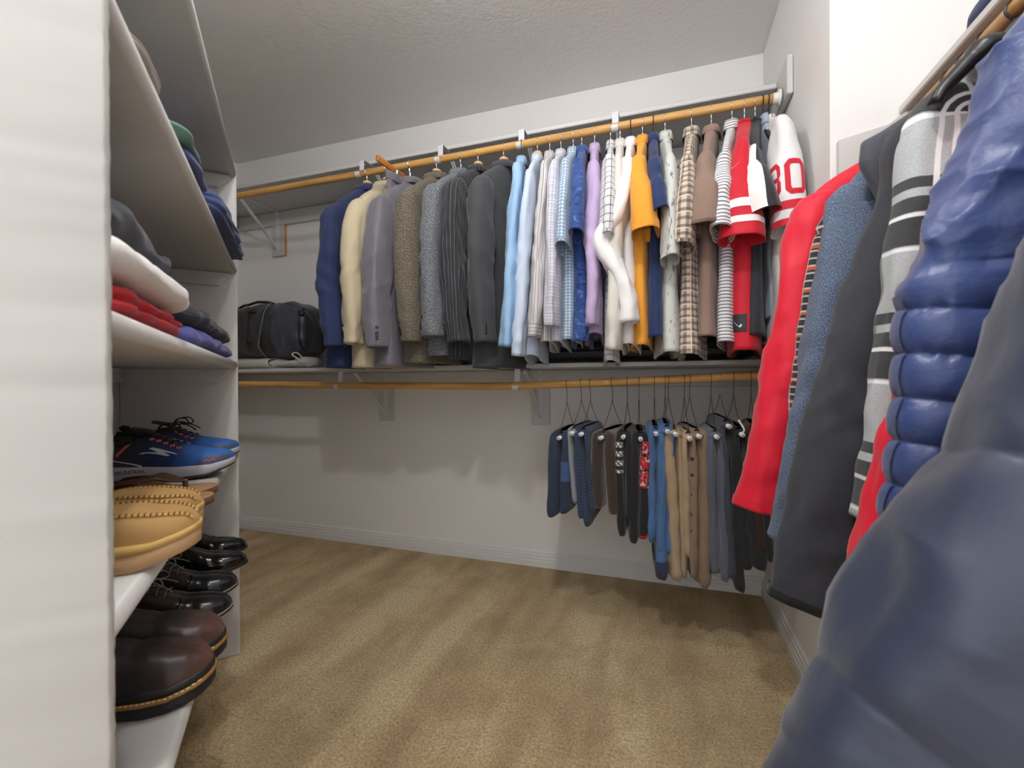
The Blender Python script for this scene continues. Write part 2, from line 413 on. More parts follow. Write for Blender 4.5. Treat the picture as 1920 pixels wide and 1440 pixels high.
# right alcove shelf and rod
r = thing('wall_shelf', 'white shelf edge on the right wall above the hanging jackets', 'shelf', (.77, .5, 1.661))
MB().box(.588-.77, XA-.002-.77, -1.3, YP-.001-.5, 0, .020, .003).build('board', WHITE, r)
P = [(XA-.021, -.09), (XA-.021, -.001), (.60, -.001), (.56, -.030), (.450, -.052), (.450, -.14), (.56, -.14), (.60, -.09)]
V = [(x-.77, y, z) for y in (YP-.020-.5, YP-.001-.5) for (x, z) in P]
raw('end_cleat', V, [tuple(range(8)), tuple(range(15, 7, -1))]+[(i, 8+i, 8+(i+1) % 8, (i+1) % 8) for i in range(8)], WHITE, r, smooth=False)
MB().box(XA-.02-.77, XA-.002-.77, -1.3, YP-.001-.5, -.09, -.001, .003).build('cleat', WHITE, r)
RXR, RZR = .603, 1.628
r = thing('closet_rod', 'wooden closet rod under the right shelf, behind the jackets', 'rod', (RXR, .5, RZR))
gmesh('pole', sweep(np.array([(0, y, 0) for y in np.linspace(-1.2, YP-.022-.5, 4)]), .0165, .0165, 16), RODY, r, cap=(True, True))

# ------------------------------------------------------------------ left shelving unit (45 degrees to the walls)
UT, UD = 1.275, .30
SHZ = [.370, .700, 1.020, 1.355, 1.697]
root = thing('shelving_unit', 'white built-in shelving unit on the left holding shoes and folded clothes', 'shelving', unit(UT/2, 0, 0), -PI/4)
def ub(name, t0, t1, d0, d1, z0, z1, bev=.003, mat=WHITE):
    # local x = +t (towards camera, along the front), local y = -d (out of the unit is +y)
    return MB().box(t0-UT/2, t1-UT/2, -d1, -d0, z0, z1, bev).build(name, mat, root)
TOPZ = 1.72
ub('side_panel', -.019, 0, 0, UD+.03, 0, TOPZ, .004)
# near panel with a rough painted edge
rng = np.random.RandomState(4)
nz = 260; zz = np.linspace(0, H-.001, nz); prof = [(0, -.5), (.0, 0), (.0035, .0012), (.010, .002), (.0165, .0012), (.020, 0), (.020, -.5)]
G = np.zeros((nz, 7, 3))
for i in range(nz):
    for j, (t, o) in enumerate(prof):
        jit = rng.uniform(-.0007, .0007) if j in (2, 3, 4) else 0
        jt = rng.uniform(-.0006, .0012) if j in (4, 5) else 0
        G[i, j] = (UT+t-UT/2+jt, (o if o > -.4 else -UD-.03)+jit, zz[i])
gmesh('side_panel', G, WHITE, root, flip=False)
for k, z in enumerate(SHZ):
    # shelf with a bullnose front edge
    n = 9; a = np.linspace(-PI/2, PI/2, n); pr = [(-UD-.028, 0)]+[(-.011+.011*math.cos(t), .0135+.0135*math.sin(t)) for t in a]+[(-UD-.028, .027)]
    G = np.array([[(x, y, z+h) for (y, h) in pr+[pr[0]]] for x in (.0005-UT/2, UT-.0005-UT/2)])
    o = gmesh('shelf', G, WHITE, root, cap=(True, True)); 
    # cleats: side ones with a clipped lower front corner, one along the back
    for t0, t1 in ((.0005, .0185), (UT-.0185, UT-.0005)):
        y0, y1 = -UD-.02, -.018
        P = [(y0, -.001), (y1, -.001), (y1, -.012), (y1-.034, -.046), (y0, -.046)]
        V = [(x-UT/2, y, z+h) for x in (t0, t1) for (y, h) in P]
        raw('cleat', V, [(4,3,2,1,0), (5,6,7,8,9)]+[(i, (i+1) % 5, 5+(i+1) % 5, 5+i) for i in range(5)], WHITE, root, smooth=False)
    ub('cleat', .019, UT-.019, UD+.008, UD+.0275, z-.046, z-.001, .002)
ub('back_panel', .0005, UT-.0005, UD+.0278, UD+.0345, .03, TOPZ, 0)

# ------------------------------------------------------------------ hangers
def hook(parent, mat, zneck, r=.0014, R=.0185, u0=0, name='hook', w0=0):
    """hook over a rod whose centre is the local origin; local x across the rod, hook plane is x-z"""
    ang = np.linspace(-.95, PI+.15, 22)
    P = [(R*math.cos(t), w0, R*math.sin(t)) for t in ang[::-1]]
    P += [(R*math.cos(-1.25), w0, R*math.sin(-1.25)-.001), (.004+u0*.5, w0, -.031), (u0, w0, -.040), (u0, w0, zneck)]
    return MB().tube(spline(P, 46), r, 7).build(name, mat, parent, smooth=True)
def garment_hanger(loc, rotz, kind, label, halfw=.17, ztip=-.215, zn=-.075):
    r = thing('coat_hanger', label, 'hanger', loc, rotz)
    mat = {'pale': DARKHOLE, 'dark': DARKP, 'black': BLACKP, 'clear': WPLASTIC, 'wire': STEEL, 'brown': DARKP}[kind]
    hook(r, BLACKP if kind == 'black' else STEEL, zn+.012, .0016 if kind != 'black' else .002)
    u = np.linspace(-halfw, halfw, 25); z = zn-.034-(abs(ztip)-abs(zn)-.03)*(np.abs(u)/halfw)**1.25
    w_ = .004*np.cos(u/halfw*PI)
    gmesh('arm', sweep(np.stack([u, w_, z], 1), .0085, np.interp(np.abs(u), [0, halfw*.8, halfw], [.011, .009, .004]), 10, bvec=(0, 1, 0)), mat, r, cap=(True, True))
    if kind == 'pale':       # round pale wooden head
        P = [(0, 0, zn+.001), (0, 0, zn+.002), (0, 0, zn+.012), (0, 0, zn+.015)]
        gmesh('head', sweep(np.array(P), [.020, .023, .0235, .019], [.017, .020, .020, .016], 20, bvec=(0, 1, 0)), PALEW, r, cap=(True, True))
        gmesh('neck', sweep(np.array([(0, 0, zn-.03), (0, 0, zn+.002)]), [.026, .017], [.016, .013], 14, bvec=(0, 1, 0)), DARKHOLE, r)
    else:
        gmesh('neck', sweep(np.array([(0, 0, zn-.03), (0, 0, zn-.012), (0, 0, zn+.004), (0, 0, zn+.008)]), [.030, .022, .011, .006], [.010, .010, .009, .005], 14, bvec=(0, 1, 0)), mat, r, cap=(False, True))
    return r

# ------------------------------------------------------------------ garments
def ring_rows(zs, af, ab, b, wc, n, ex=.85):
    th = np.linspace(PI, -PI, n+1); ca, sa = np.cos(th), np.sin(th)
    cu = np.sign(ca)*np.abs(ca)**ex; su = np.sign(sa)*np.abs(sa)**(ex*.72)
    A = np.where(cu[None, :] > 0, np.asarray(af)[:, None], np.asarray(ab)[:, None])
    G = np.zeros((len(zs), n+1, 3)); G[..., 0] = A*cu; G[..., 1] = np.asarray(b)[:, None]*su+np.asarray(wc)[:, None]; G[..., 2] = np.asarray(zs)[:, None]
    return G, th
def garment(name, label, cat, loc, rotz, mat, tip, hem, group=None, zn=-.095, nk=.055, b=.03, seed=1, sl=None, sl_ra=(.055, .045), sl_rb=(.04, .032), hemU=None, back=None,
            collar='shirt', cmat=None, cuff=None, lining=None, lift=.0, foldA=.006, slF=.005, n=48, rows=60, buttons=0, btnmat=None, bodylv=None, wlean=0., quilt=None, slquilt=None, slmat=None, backsleeve=True, crumple=None, hemband=None, spread=1.6):
    r = thing(name, label, cat, loc, rotz, group)
    tu, tz = tip; hemU = hemU or tu+.01; back = back or tu
    # --- torso
    v = np.linspace(0, 1, rows)
    ks = 12
    zs = np.concatenate([zn+(tz-zn)*np.linspace(0, 1, ks)**1.15, tz+(hem-tz)*np.linspace(0, 1, rows-ks+1)[1:]])
    q = (zs-zn)/(tz-zn)
    sh = np.clip(q, 0, 1)
    a = nk+(tu-.012-nk)*np.sin(sh*PI/2)**.95*np.clip(sh*1.0, 0, 1)**.35
    low = np.clip((zs-tz)/(hem-tz), 0, 1)
    af = np.where(q <= 1, a, tu-.012+(hemU-tu+.012)*low-.012*np.sin(low*PI)); ab = np.where(q <= 1, a, back-.012+.01*low)
    if bodylv is not None:
        zz_ = np.array([p[0] for p in bodylv])[::-1]; aa_ = np.array([p[1] for p in bodylv])[::-1]
        k = np.interp(zs, zz_, aa_); af = np.where(zs < bodylv[0][0], k, np.minimum(af, k) if True else af)
    bb = b*np.interp(q, [0, .25, 1, 1.8, 5], [.95, .85, .9, 1.1, spread])
    wc = wlean*np.clip(-zs+zn, 0, 9)
    G, th = ring_rows(zs, af, ab, bb, wc, n)
    A = np.broadcast_to((th/(2*PI))[None, :], G.shape[:2]); B = np.broadcast_to(((zn-zs)/.7)[:, None], G.shape[:2])
    amp = foldA*np.clip((zn-zs)/(zn-hem), 0, 1)[:, None]**.7+foldA*.15
    d = amp*fold(A, B, seed, 6, (2, 6), (.15, .7))
    N = np.stack([np.cos(th), np.sin(th)*1.0], 1)
    d = d+foldA*.25*snoise(G[..., 0], G[..., 1], G[..., 2], seed+5, 9)
    rg = 1-np.clip(np.abs(snoise(G[..., 0], G[..., 1], G[..., 2]*.22+G[..., 0]*.3, seed+6, 7)), 0, 1)**.6; d = d+foldA*.8*(rg-.3)*np.clip((zn-zs)/.2, 0, 1)[:, None]
    if lift: 
        G[..., 2] += (low**3)[:, None]*lift*np.abs(np.cos(th))[None, :]**2
    if quilt:
        pit, dep, z0 = quilt; ph = (z0-G[..., 2]+.004*snoise(G[..., 0], G[..., 1], 0*G[..., 0], seed+3, 5))/pit
        on = np.clip((z0-G[..., 2])/.02, 0, 1); s_ = np.abs(np.sin(PI*ph))
        puck = np.exp(-(s_/.45)**2)*snoise(G[..., 0], G[..., 1], G[..., 2]*.3, seed+9, 42)
        d = d*.5+on*(dep*(s_**.55-.5)+dep*.22*puck)
    if crumple:
        amp_, z1, fr = crumple; on = np.clip((G[..., 2]-z1)/.06, 0, 1)
        X_ = G[..., 0]+.5*G[..., 2]; c = 1-np.clip(np.abs(snoise(X_, G[..., 1], G[..., 2]*.5-X_*.4, seed+2, fr)), 0, 1.3)**.7; c = c+.35*(1-np.abs(snoise(X_, G[..., 1], G[..., 2], seed+4, fr*2.2)))
        d = d+on*amp_*c
    G[..., 0] += d*N[None, :, 0]*.6; G[..., 1] += d*N[None, :, 1]
    G[:, -1] = G[:, 0]
    inner = []
    for k, (dz, sc_) in enumerate(((.0, .985), (.012, .955), (.10, .93), (.2, .9))):
        q_ = G[-1].copy(); q_[:, 2] += dz; c = q_.mean(0); q_[:, 0] = c[0]+(q_[:, 0]-c[0])*sc_; q_[:, 1] = c[1]+(q_[:, 1]-c[1])*(.97, .82, .45, .25)[k]; inner.append(q_)
    if lining is None: G2 = np.concatenate([G, np.array(inner)])
    else:
        G2 = np.concatenate([G, np.array(inner[:2])]); gmesh('lining', np.array(inner[1:]), lining, r)
    gmesh('torso', G2, mat, r)
    if hemband:
        k = -max(3, int(rows*.035)); q_ = G[k:].copy(); q_[..., :2] *= 1.015; gmesh('hem_band', np.concatenate([q_, q_[-1:]*np.array([.97, .97, 1])]), hemband, r)
    # --- collar
    cm = cmat or mat
    if collar in ('shirt', 'suit', 'polo', 'jacket'):
        hgt = {'shirt': .020, 'suit': .014, 'polo': .013, 'jacket': .022}[collar]
        rr = [(zn-.006, 1.02), (zn+hgt*.5, 1.0), (zn+hgt, .98), (zn+hgt+.003, 1.06), (zn+hgt*.2, 1.2), (zn-.016, 1.30), (zn-.017, 1.22)]
        Gc, t2 = ring_rows([z for z, _ in rr], [nk*s for _, s in rr], [nk*s for _, s in rr], [b*.95*s for _, s in rr], [0]*len(rr), 26)
        Gc[..., 2] += (.012*np.cos(t2)-.006)[None, :]*-1
        gmesh('collar', Gc, cm, r)
    elif collar == 'crew':
        P = np.stack([nk*1.04*np.cos(np.linspace(0, 2*PI, 28)), b*np.sin(np.linspace(0, 2*PI, 28)), np.full(28, zn+.003)], 1)
        gmesh('neckband', sweep(P, .005, .008, 8), cm, r)
    # --- sleeves
    if sl:
        for side in ((1, -1) if backsleeve else (1,)):
            pts = [np.array(p, float) for p in sl]
            P0 = [(tu-.075, 0, tz-.022+.0), (tu-.028, 0, tz-.034)]
            P = spline([*P0, *pts], rows) if side > 0 else spline([*P0, *[(tu+(p[0]-tu)*.35, 0, p[2]) for p in pts]], rows)
            P[:, 0] *= side
            t = np.linspace(0, 1, rows)
            L = np.linalg.norm(np.diff(P, axis=0), axis=1).sum()
            grow = np.clip(t*L/.10, 0, 1); grow = .45+.55*np.sin(grow*PI/2)
            ra = np.interp(t, np.linspace(0, 1, len(sl_ra)), sl_ra)*grow; rb = np.interp(t, np.linspace(0, 1, len(sl_rb)), sl_rb)*(.6+.4*grow)
            Gs = sweep(P, ra, rb, 32, bvec=(0, 1, 0), phase=0 if side > 0 else PI, ex=.82)
            th2 = np.linspace(0, 1, 33)
            A = np.broadcast_to(th2[None, :], Gs.shape[:2]); B = np.broadcast_to((t*L/.6)[:, None], Gs.shape[:2])
            ds = slF*np.clip(t/.12, 0, 1)[:, None]*(fold(A, B, seed*7+side+3, 5, (1, 4), (.1, .8)))
            el = np.exp(-((t-.56)/.13)**2)+.6*np.exp(-((t-.9)/.1)**2)
            ds = ds+slF*.8*el[:, None]*np.sin(2*PI*(t*L/.085)[:, None]+3.4*np.sin(2*PI*A+seed)+seed)*np.clip(np.sin(2*PI*A+seed*1.7)+.1, 0, 1)*.7
            rg = 1-np.clip(np.abs(snoise(Gs[..., 0]*1.4, Gs[..., 1]*1.4, Gs[..., 2]*.32+Gs[..., 0]*.5, seed+31, 8)), 0, 1)**.6
            ds = ds+slF*.9*(rg-.3)*np.clip(t/.15, 0, 1)[:, None]
            rg2 = 1-np.clip(np.abs(snoise(Gs[..., 0]*.7, Gs[..., 1]*.7, Gs[..., 2]*.9+Gs[..., 0]*.6, seed+37, 10)), 0, 1)**.6
            ds = ds+slF*.8*(rg2-.3)*np.clip(el*1.2+.12, 0, 1)[:, None]
            ds = ds+slF*.35*snoise(Gs[..., 0], Gs[..., 1], Gs[..., 2]*.6, seed+11*side, 14)
            if slquilt:
                zq, dep = slquilt; ph = np.interp(-P[:, 2], [-z for z in zq], np.arange(len(zq)))[:, None]+.03*np.sin(2*PI*A*2+seed); s_ = np.abs(np.sin(PI*ph))
                puck = np.exp(-(s_/.35)**2)*snoise(Gs[..., 0], Gs[..., 1], Gs[..., 2], seed+9, 20)
                ds = ds*.6+np.clip(t/.1, 0, 1)[:, None]*(dep*(s_**.4-.6)+dep*.05*puck)
            Nn = gnormals(Gs); c = P[:, None, :]-Gs; Nn *= -np.sign((Nn*c).sum(2))[..., None]
            Gs = Gs+Nn*ds[..., None]; Gs[:, -1] = Gs[:, 0]
            inn = []
            for k, (kk, sc_) in enumerate(((0, .97), (-1, .93), (-3, .88), (-8, .8))):
                base = Gs[-1] if kk == 0 else Gs[-1]+(P[kk-1]-P[-1]); cc = base.mean(0); inn.append(cc+(base-cc)*sc_)
            Gall = np.concatenate([Gs, np.array(inn)])
            so = gmesh('sleeve', Gall, slmat or mat, r)
            if cuff:
                k = max(3, int(rows*cuff[0]/L)); q_ = Gs[-k:]; cc = q_.mean(1, keepdims=True); q_ = cc+(q_-cc)*1.035
                q_ = np.concatenate([q_, cc[-1:]+(q_[-1:]-cc[-1:])*.93, cc[-1:]+(q_[-1:]-cc[-1:])*.85+np.array([0, 0, .012])])
                gmesh('cuff', q_, cuff[1], r)
            if buttons and side > 0:
                for k in range(buttons):
                    row = rows-3-int((.012+.0145*k)/L*rows); j = btnmat[1]; p = Gs[row, j]; nn = Gs[row, j]-P[row]; nn = nn/np.linalg.norm(nn)
                    o_ = gmesh('button', sweep(np.array([p-nn*.001, p+nn*.0025, p+nn*.003]), [.0062, .0062, .004], [.0062, .0062, .004], 12), btnmat[0], r, cap=(False, True))
            if side > 0: r_front = (Gs, P, L)
    r_ret = dict(root=r, front=r_front if sl else None, body=G, th=th)
    return r_ret
def decal(name, Gs, r0, r1, c0, c1, mat, parent, off=.0016, nr=8, nc=8):
    """a patch following a cloth surface grid (rows r0..r1, columns c0..c1, fractions allowed)"""
    N = gnormals(Gs); ctr = Gs.mean(1, keepdims=True); N *= np.sign((N*(Gs-ctr)).sum(2))[..., None]
    R, Cc = np.meshgrid(np.linspace(r0, r1, nr), np.linspace(c0, c1, nc), indexing='ij')
    def smp(A, R, Cc):
        R = np.clip(R, 0, A.shape[0]-1.001); Cc = np.clip(Cc, 0, A.shape[1]-1.001); i, j = R.astype(int), Cc.astype(int); f, g = (R-i)[..., None], (Cc-j)[..., None]
        return A[i, j]*(1-f)*(1-g)+A[i+1, j]*f*(1-g)+A[i, j+1]*(1-f)*g+A[i+1, j+1]*f*g
    P = smp(Gs, R, Cc)+smp(N, R, Cc)*off
    o = gmesh(name, P, mat, parent)
    return o
def decal_poly(name, Gs, pts, mat, parent, off=.002, sub=3):
    """polygon outlines given as convex quads [(row, col) x 4] on the surface"""
    V = []; F = []
    for qd in pts:
        (a, b, c, d) = [np.array(p, float) for p in qd]
        N = gnormals(Gs); ctr = Gs.mean(1, keepdims=True); N *= np.sign((N*(Gs-ctr)).sum(2))[..., None]
        m = sub+1; o = len(V)
        for s in np.linspace(0, 1, m):
            for t in np.linspace(0, 1, m):
                p = (a*(1-s)+d*s)*(1-t)+(b*(1-s)+c*s)*t; i, j = int(min(max(p[0], 0), Gs.shape[0]-1.001)), int(min(max(p[1], 0), Gs.shape[1]-1.001)); f, g = p[0]-i, p[1]-j
                q = lambda A: A[i, j]*(1-f)*(1-g)+A[i+1, j]*f*(1-g)+A[i, j+1]*(1-f)*g+A[i+1, j+1]*f*g
                V.append(q(Gs)+q(N)*off)
        for s in range(m-1):
            for t in range(m-1): F.append((o+s*m+t, o+s*m+t+1, o+(s+1)*m+t+1, o+(s+1)*m+t))
    return raw(name, V, F, mat, parent)

# ------------------------------------------------------------------ upper rod: suits and shirts
K = dict
NAVY = cloth('navy_wool', C(42, 54, 92), .8, aniso=2); TAN = cloth('tan_linen', C(203, 190, 160), .85, aniso=.4, grain=.16, gscale=420, bands=[('v', .006, .0022, 0, C(186, 172, 140), .35)])
GREYS = cloth('grey_pinstripe', C(112, 109, 118), .5, sheen=.4, bands=[('u', .011, .0012, 0, C(84, 80, 92), .7)])
TWEED = cloth('brown_tweed', C(100, 92, 80), .95, fleck=[(C(142, 132, 114), .53, 330), (C(58, 52, 47), .55, 300)], bump=.5)
HERR = cloth('grey_herringbone', C(112, 116, 122), .95, fleck=[(C(66, 70, 76), .50, 330), (C(158, 162, 166), .57, 300)], bump=.5)
PIN = cloth('black_pinstripe', C(44, 45, 49), .8, bands=[('u', .015, .0013, 0, C(128, 130, 138), .75)])
CHAR = cloth('charcoal_wool', C(66, 67, 70), .85)
LB1 = cloth('light_blue_poplin', C(150, 186, 222), .8); LB2 = cloth('pale_blue_cotton', C(196, 210, 230), .8)
STRIPE = cloth('striped_shirt', C(214, 210, 212), .8, bands=[('u', .013, .0028, 0, C(96, 88, 98), .8), ('u', .013, .0016, .5, C(160, 148, 120), .8)])
STRIPEH = cloth('striped_cuff', C(214, 210, 212), .8, bands=[('v', .013, .0028, 0, C(96, 88, 98), .8), ('v', .013, .0016, .5, C(160, 148, 120), .8)])
GRID = cloth('fine_check_shirt', C(212, 212, 224), .8, bands=[('u', .011, .0011, 0, C(98, 98, 122), .8), ('v', .011, .0011, 0, C(98, 98, 122), .8), ('v', .033, .0012, .2, C(150, 138, 116), .8)])
GING = cloth('blue_gingham', C(208, 222, 232), .8, bands=[('u', .012, .006, 0, C(92, 126, 160), .55), ('v', .012, .006, 0, C(92, 126, 160), .55)])
BFL = cloth('blue_leaf_print', C(58, 88, 150), .75, special='camo')
LAV = cloth('lavender_cotton', C(186, 164, 202), .8); BGRID = cloth('black_grid_white', C(214, 214, 218), .8, bands=[('u', .024, .0022, 0, C(34, 34, 42), .95), ('v', .026, .0022, 0, C(34, 34, 42), .95)])
OFFW = cloth('off_white_cotton', C(214, 210, 202), .8); WHT = cloth('white_cotton', C(238, 237, 236), .8)
ORG = cloth('orange_linen', C(232, 158, 52), .8); NVT = cloth('navy_cotton', C(34, 52, 96), .8)
FLW = cloth('pale_leaf_print', C(200, 203, 198), .8, special='leaf')
PLD = cloth('brown_plaid', C(206, 190, 174), .85, bands=[('u', .024, .010, 0, C(66, 58, 58), .62), ('v', .024, .010, 0, C(66, 58, 58), .62), ('u', .048, .004, .3, C(232, 210, 184), .8), ('v', .048, .004, .3, C(232, 210, 184), .8)])
BRN = cloth('taupe_pique', C(142, 118, 106), .9); BRNR = cloth('taupe_rib', C(112, 90, 80), .9)
STP = cloth('navy_white_stripe', C(230, 230, 232), .85, bands=[('v', .0115, .0042, 0, C(92, 96, 110), .9)])
RED = cloth('red_jersey', C(200, 22, 44), .6, gscale=400); REDM = cloth('red_track', C(214, 26, 52), .6, sheen=.25)
WJ = cloth('white_jersey', C(226, 225, 226), .7, gscale=380); BLKJ = cloth('black_jersey', C(48, 50, 56), .7); MESH = cloth('pale_blue_mesh', C(166, 176, 192), .8, gscale=260, grain=.3)
SUITTXT = 'suit jackets on the upper rod'; SHTXT = 'shirts on the upper rod'
UP = [
 # short, label, category, hook px, tip px, sleeve end px, hem px, material, options
 ('navy suit jacket', 'plain navy suit jacket, leftmost on the upper rod', 'jacket', 689, (622, 385), (629, 650), 690, NAVY, K(k='suit', seed=3, hk='pale')),
 ('tan jacket', 'cream tan linen jacket between the navy and grey suit jackets', 'jacket', 725, (668, 376), (664, 645), 690, TAN, K(k='suit', seed=8, hk='pale', slF=.007)),
 ('grey suit jacket', 'shiny mid grey pinstriped suit jacket with dark cuff buttons, next to tan jacket', 'jacket', 768, (710, 368), (708, 652), 688, GREYS, K(k='suit', seed=5, hk='dark', slF=.007)),
 ('brown tweed jacket', 'brown flecked tweed jacket beside the grey trousers on wooden hanger', 'jacket', 819, (768, 355), (770, 642), 682, TWEED, K(k='suit', seed=12, hk='pale', slF=.007)),
 ('herringbone jacket', 'blue-grey speckled herringbone jacket right of the brown tweed one', 'jacket', 864, (813, 345), (812, 632), 668, HERR, K(k='suit', seed=17, hk='clear', b=.036)),
 ('black pinstripe jacket', 'black suit jacket with white pinstripes beside herringbone jacket', 'jacket', 897, (848, 336), (858, 643), 672, PIN, K(k='suit', seed=23, hk='pale', b=.036)),
 ('charcoal jacket', 'plain charcoal suit jacket with cuff buttons, next to the blue shirts', 'jacket', 945, (898, 331), (908, 643), 690, CHAR, K(k='suit', seed=31, hk='pale', b=.042)),
 ('light blue shirt', 'light blue long-sleeved shirt directly right of charcoal jacket', 'shirt', 978, (968, 303), (952, 650), 652, LB1, K(k='shirt', seed=41, hk='black')),
 ('pale blue shirt', 'pale blue-white shirt whose cuff hangs lowest among blue shirts', 'shirt', 1008, (992, 318), (972, 668), 680, LB2, K(k='shirt', seed=43, hk='pale')),
 ('striped dress shirt', 'white dress shirt with grey and olive vertical stripes, rounded cuff', 'shirt', 1031, (1021, 303), (1002, 632), 655, STRIPE, K(k='shirt', seed=47, hk='dark', cuffm=STRIPEH)),
 ('fine check shirt', 'white shirt with fine grey windowpane check and dark inner cuff', 'shirt', 1052, (1040, 300), (1034, 612), 655, GRID, K(k='shirt', seed=53, hk='dark')),
 ('gingham shirt', 'short-sleeved blue and white gingham shirt beside dark blue leaf shirt', 'shirt', 1075, (1061, 298), (1056, 468), 645, GING, K(k='short', seed=59, hk='wire')),
 ('blue leaf shirt', 'bright blue leaf-print shirt between the gingham and lavender shirts', 'shirt', 1091, (1086, 298), (1081, 445), 648, BFL, K(k='short', seed=61, hk='wire', b=.024, sra=.060)),
 ('lavender shirt', 'lavender long-sleeved dress shirt with open cuff', 'shirt', 1115, (1113, 298), (1110, 610), 640, LAV, K(k='shirt', seed=67, hk='dark', slF=.006)),
 ('black grid shirt', 'white shirt with bold black grid lines hanging lower than its neighbours', 'shirt', 1145, (1143, 292), (1140, 450), 684, BGRID, K(k='short', seed=71, hk='dark', b=.017)),
 ('off-white shirt', 'off-white long-sleeved shirt left of the bright white shirt', 'shirt', 1163, (1159, 292), (1150, 656), 655, OFFW, K(k='shirt', seed=73, hk='dark')),
 ('white shirt', 'bright white long-sleeved shirt with bent elbow beside the orange shirt', 'shirt', 1183, (1176, 295), (1183, 605), 660, WHT, K(k='elbow', seed=79, hk='black')),
 ('orange shirt', 'orange short-sleeved shirt with flared sleeve', 'shirt', 1205, (1198, 298), (1212, 440), 654, ORG, K(k='flare', seed=83, hk='dark', b=.023)),
 ('navy polo shirt', 'dark navy short-sleeved shirt right of the orange shirt', 'shirt', 1225, (1228, 298), (1239, 410), 640, NVT, K(k='short', seed=89, hk='black', b=.022)),
 ('leaf print shirt', 'pale grey shirt with black leaf sprig print', 'shirt', 1247, (1257, 292), (1256, 490), 668, FLW, K(k='short', seed=97, hk='brown', b=.024)),
 ('brown plaid shirt', 'brown, black and cream plaid shirt with short sleeve', 'shirt', 1297, (1287, 290), (1283, 468), 672, PLD, K(k='short', seed=101, hk='dark', b=.027, srb=.032)),
 ('taupe polo shirt', 'plain taupe brown polo shirt with ribbed sleeve end', 'shirt', 1334, (1322, 288), (1322, 432), 638, BRN, K(k='flare', seed=103, hk='brown', cuffm=BRNR, b=.027)),
 ('striped T-shirt', 'white T-shirt with thin grey horizontal stripes', 'shirt', 1373, (1357, 285), (1353, 440), 650, STP, K(k='short', seed=107, hk='brown', b=.024, srb=.034)),
 ('red jersey', 'red sports jersey with white sleeve stripes and black hem tag', 'jersey', 1396, (1392, 262), (1390, 452), 664, RED, K(k='flare', seed=109, hk='brown', b=.034, sra=.062, srb=.068)),
 ('black and white jersey', 'black jersey with a white sleeve panel beside red jersey', 'jersey', 1416, (1412, 275), (1432, 408), 636, BLKJ, K(k='flare', seed=113, hk='dark', b=.024)),
 ('pale blue mesh shirt', 'pale blue mesh shirt squeezed in before the white jersey', 'shirt', 1430, (1430, 255), (1431, 372), 600, MESH, K(k='short', seed=127, hk='black', b=.012, srb=.014, tu=.15)),
 ('white jersey', 'white sports jersey with red number 80 and red sleeve bands', 'jersey', 1441, (1478, 218), (1479, 434), 640, WJ, K(k='wide', seed=131, hk='black', b=.016)),
]
GM = {}
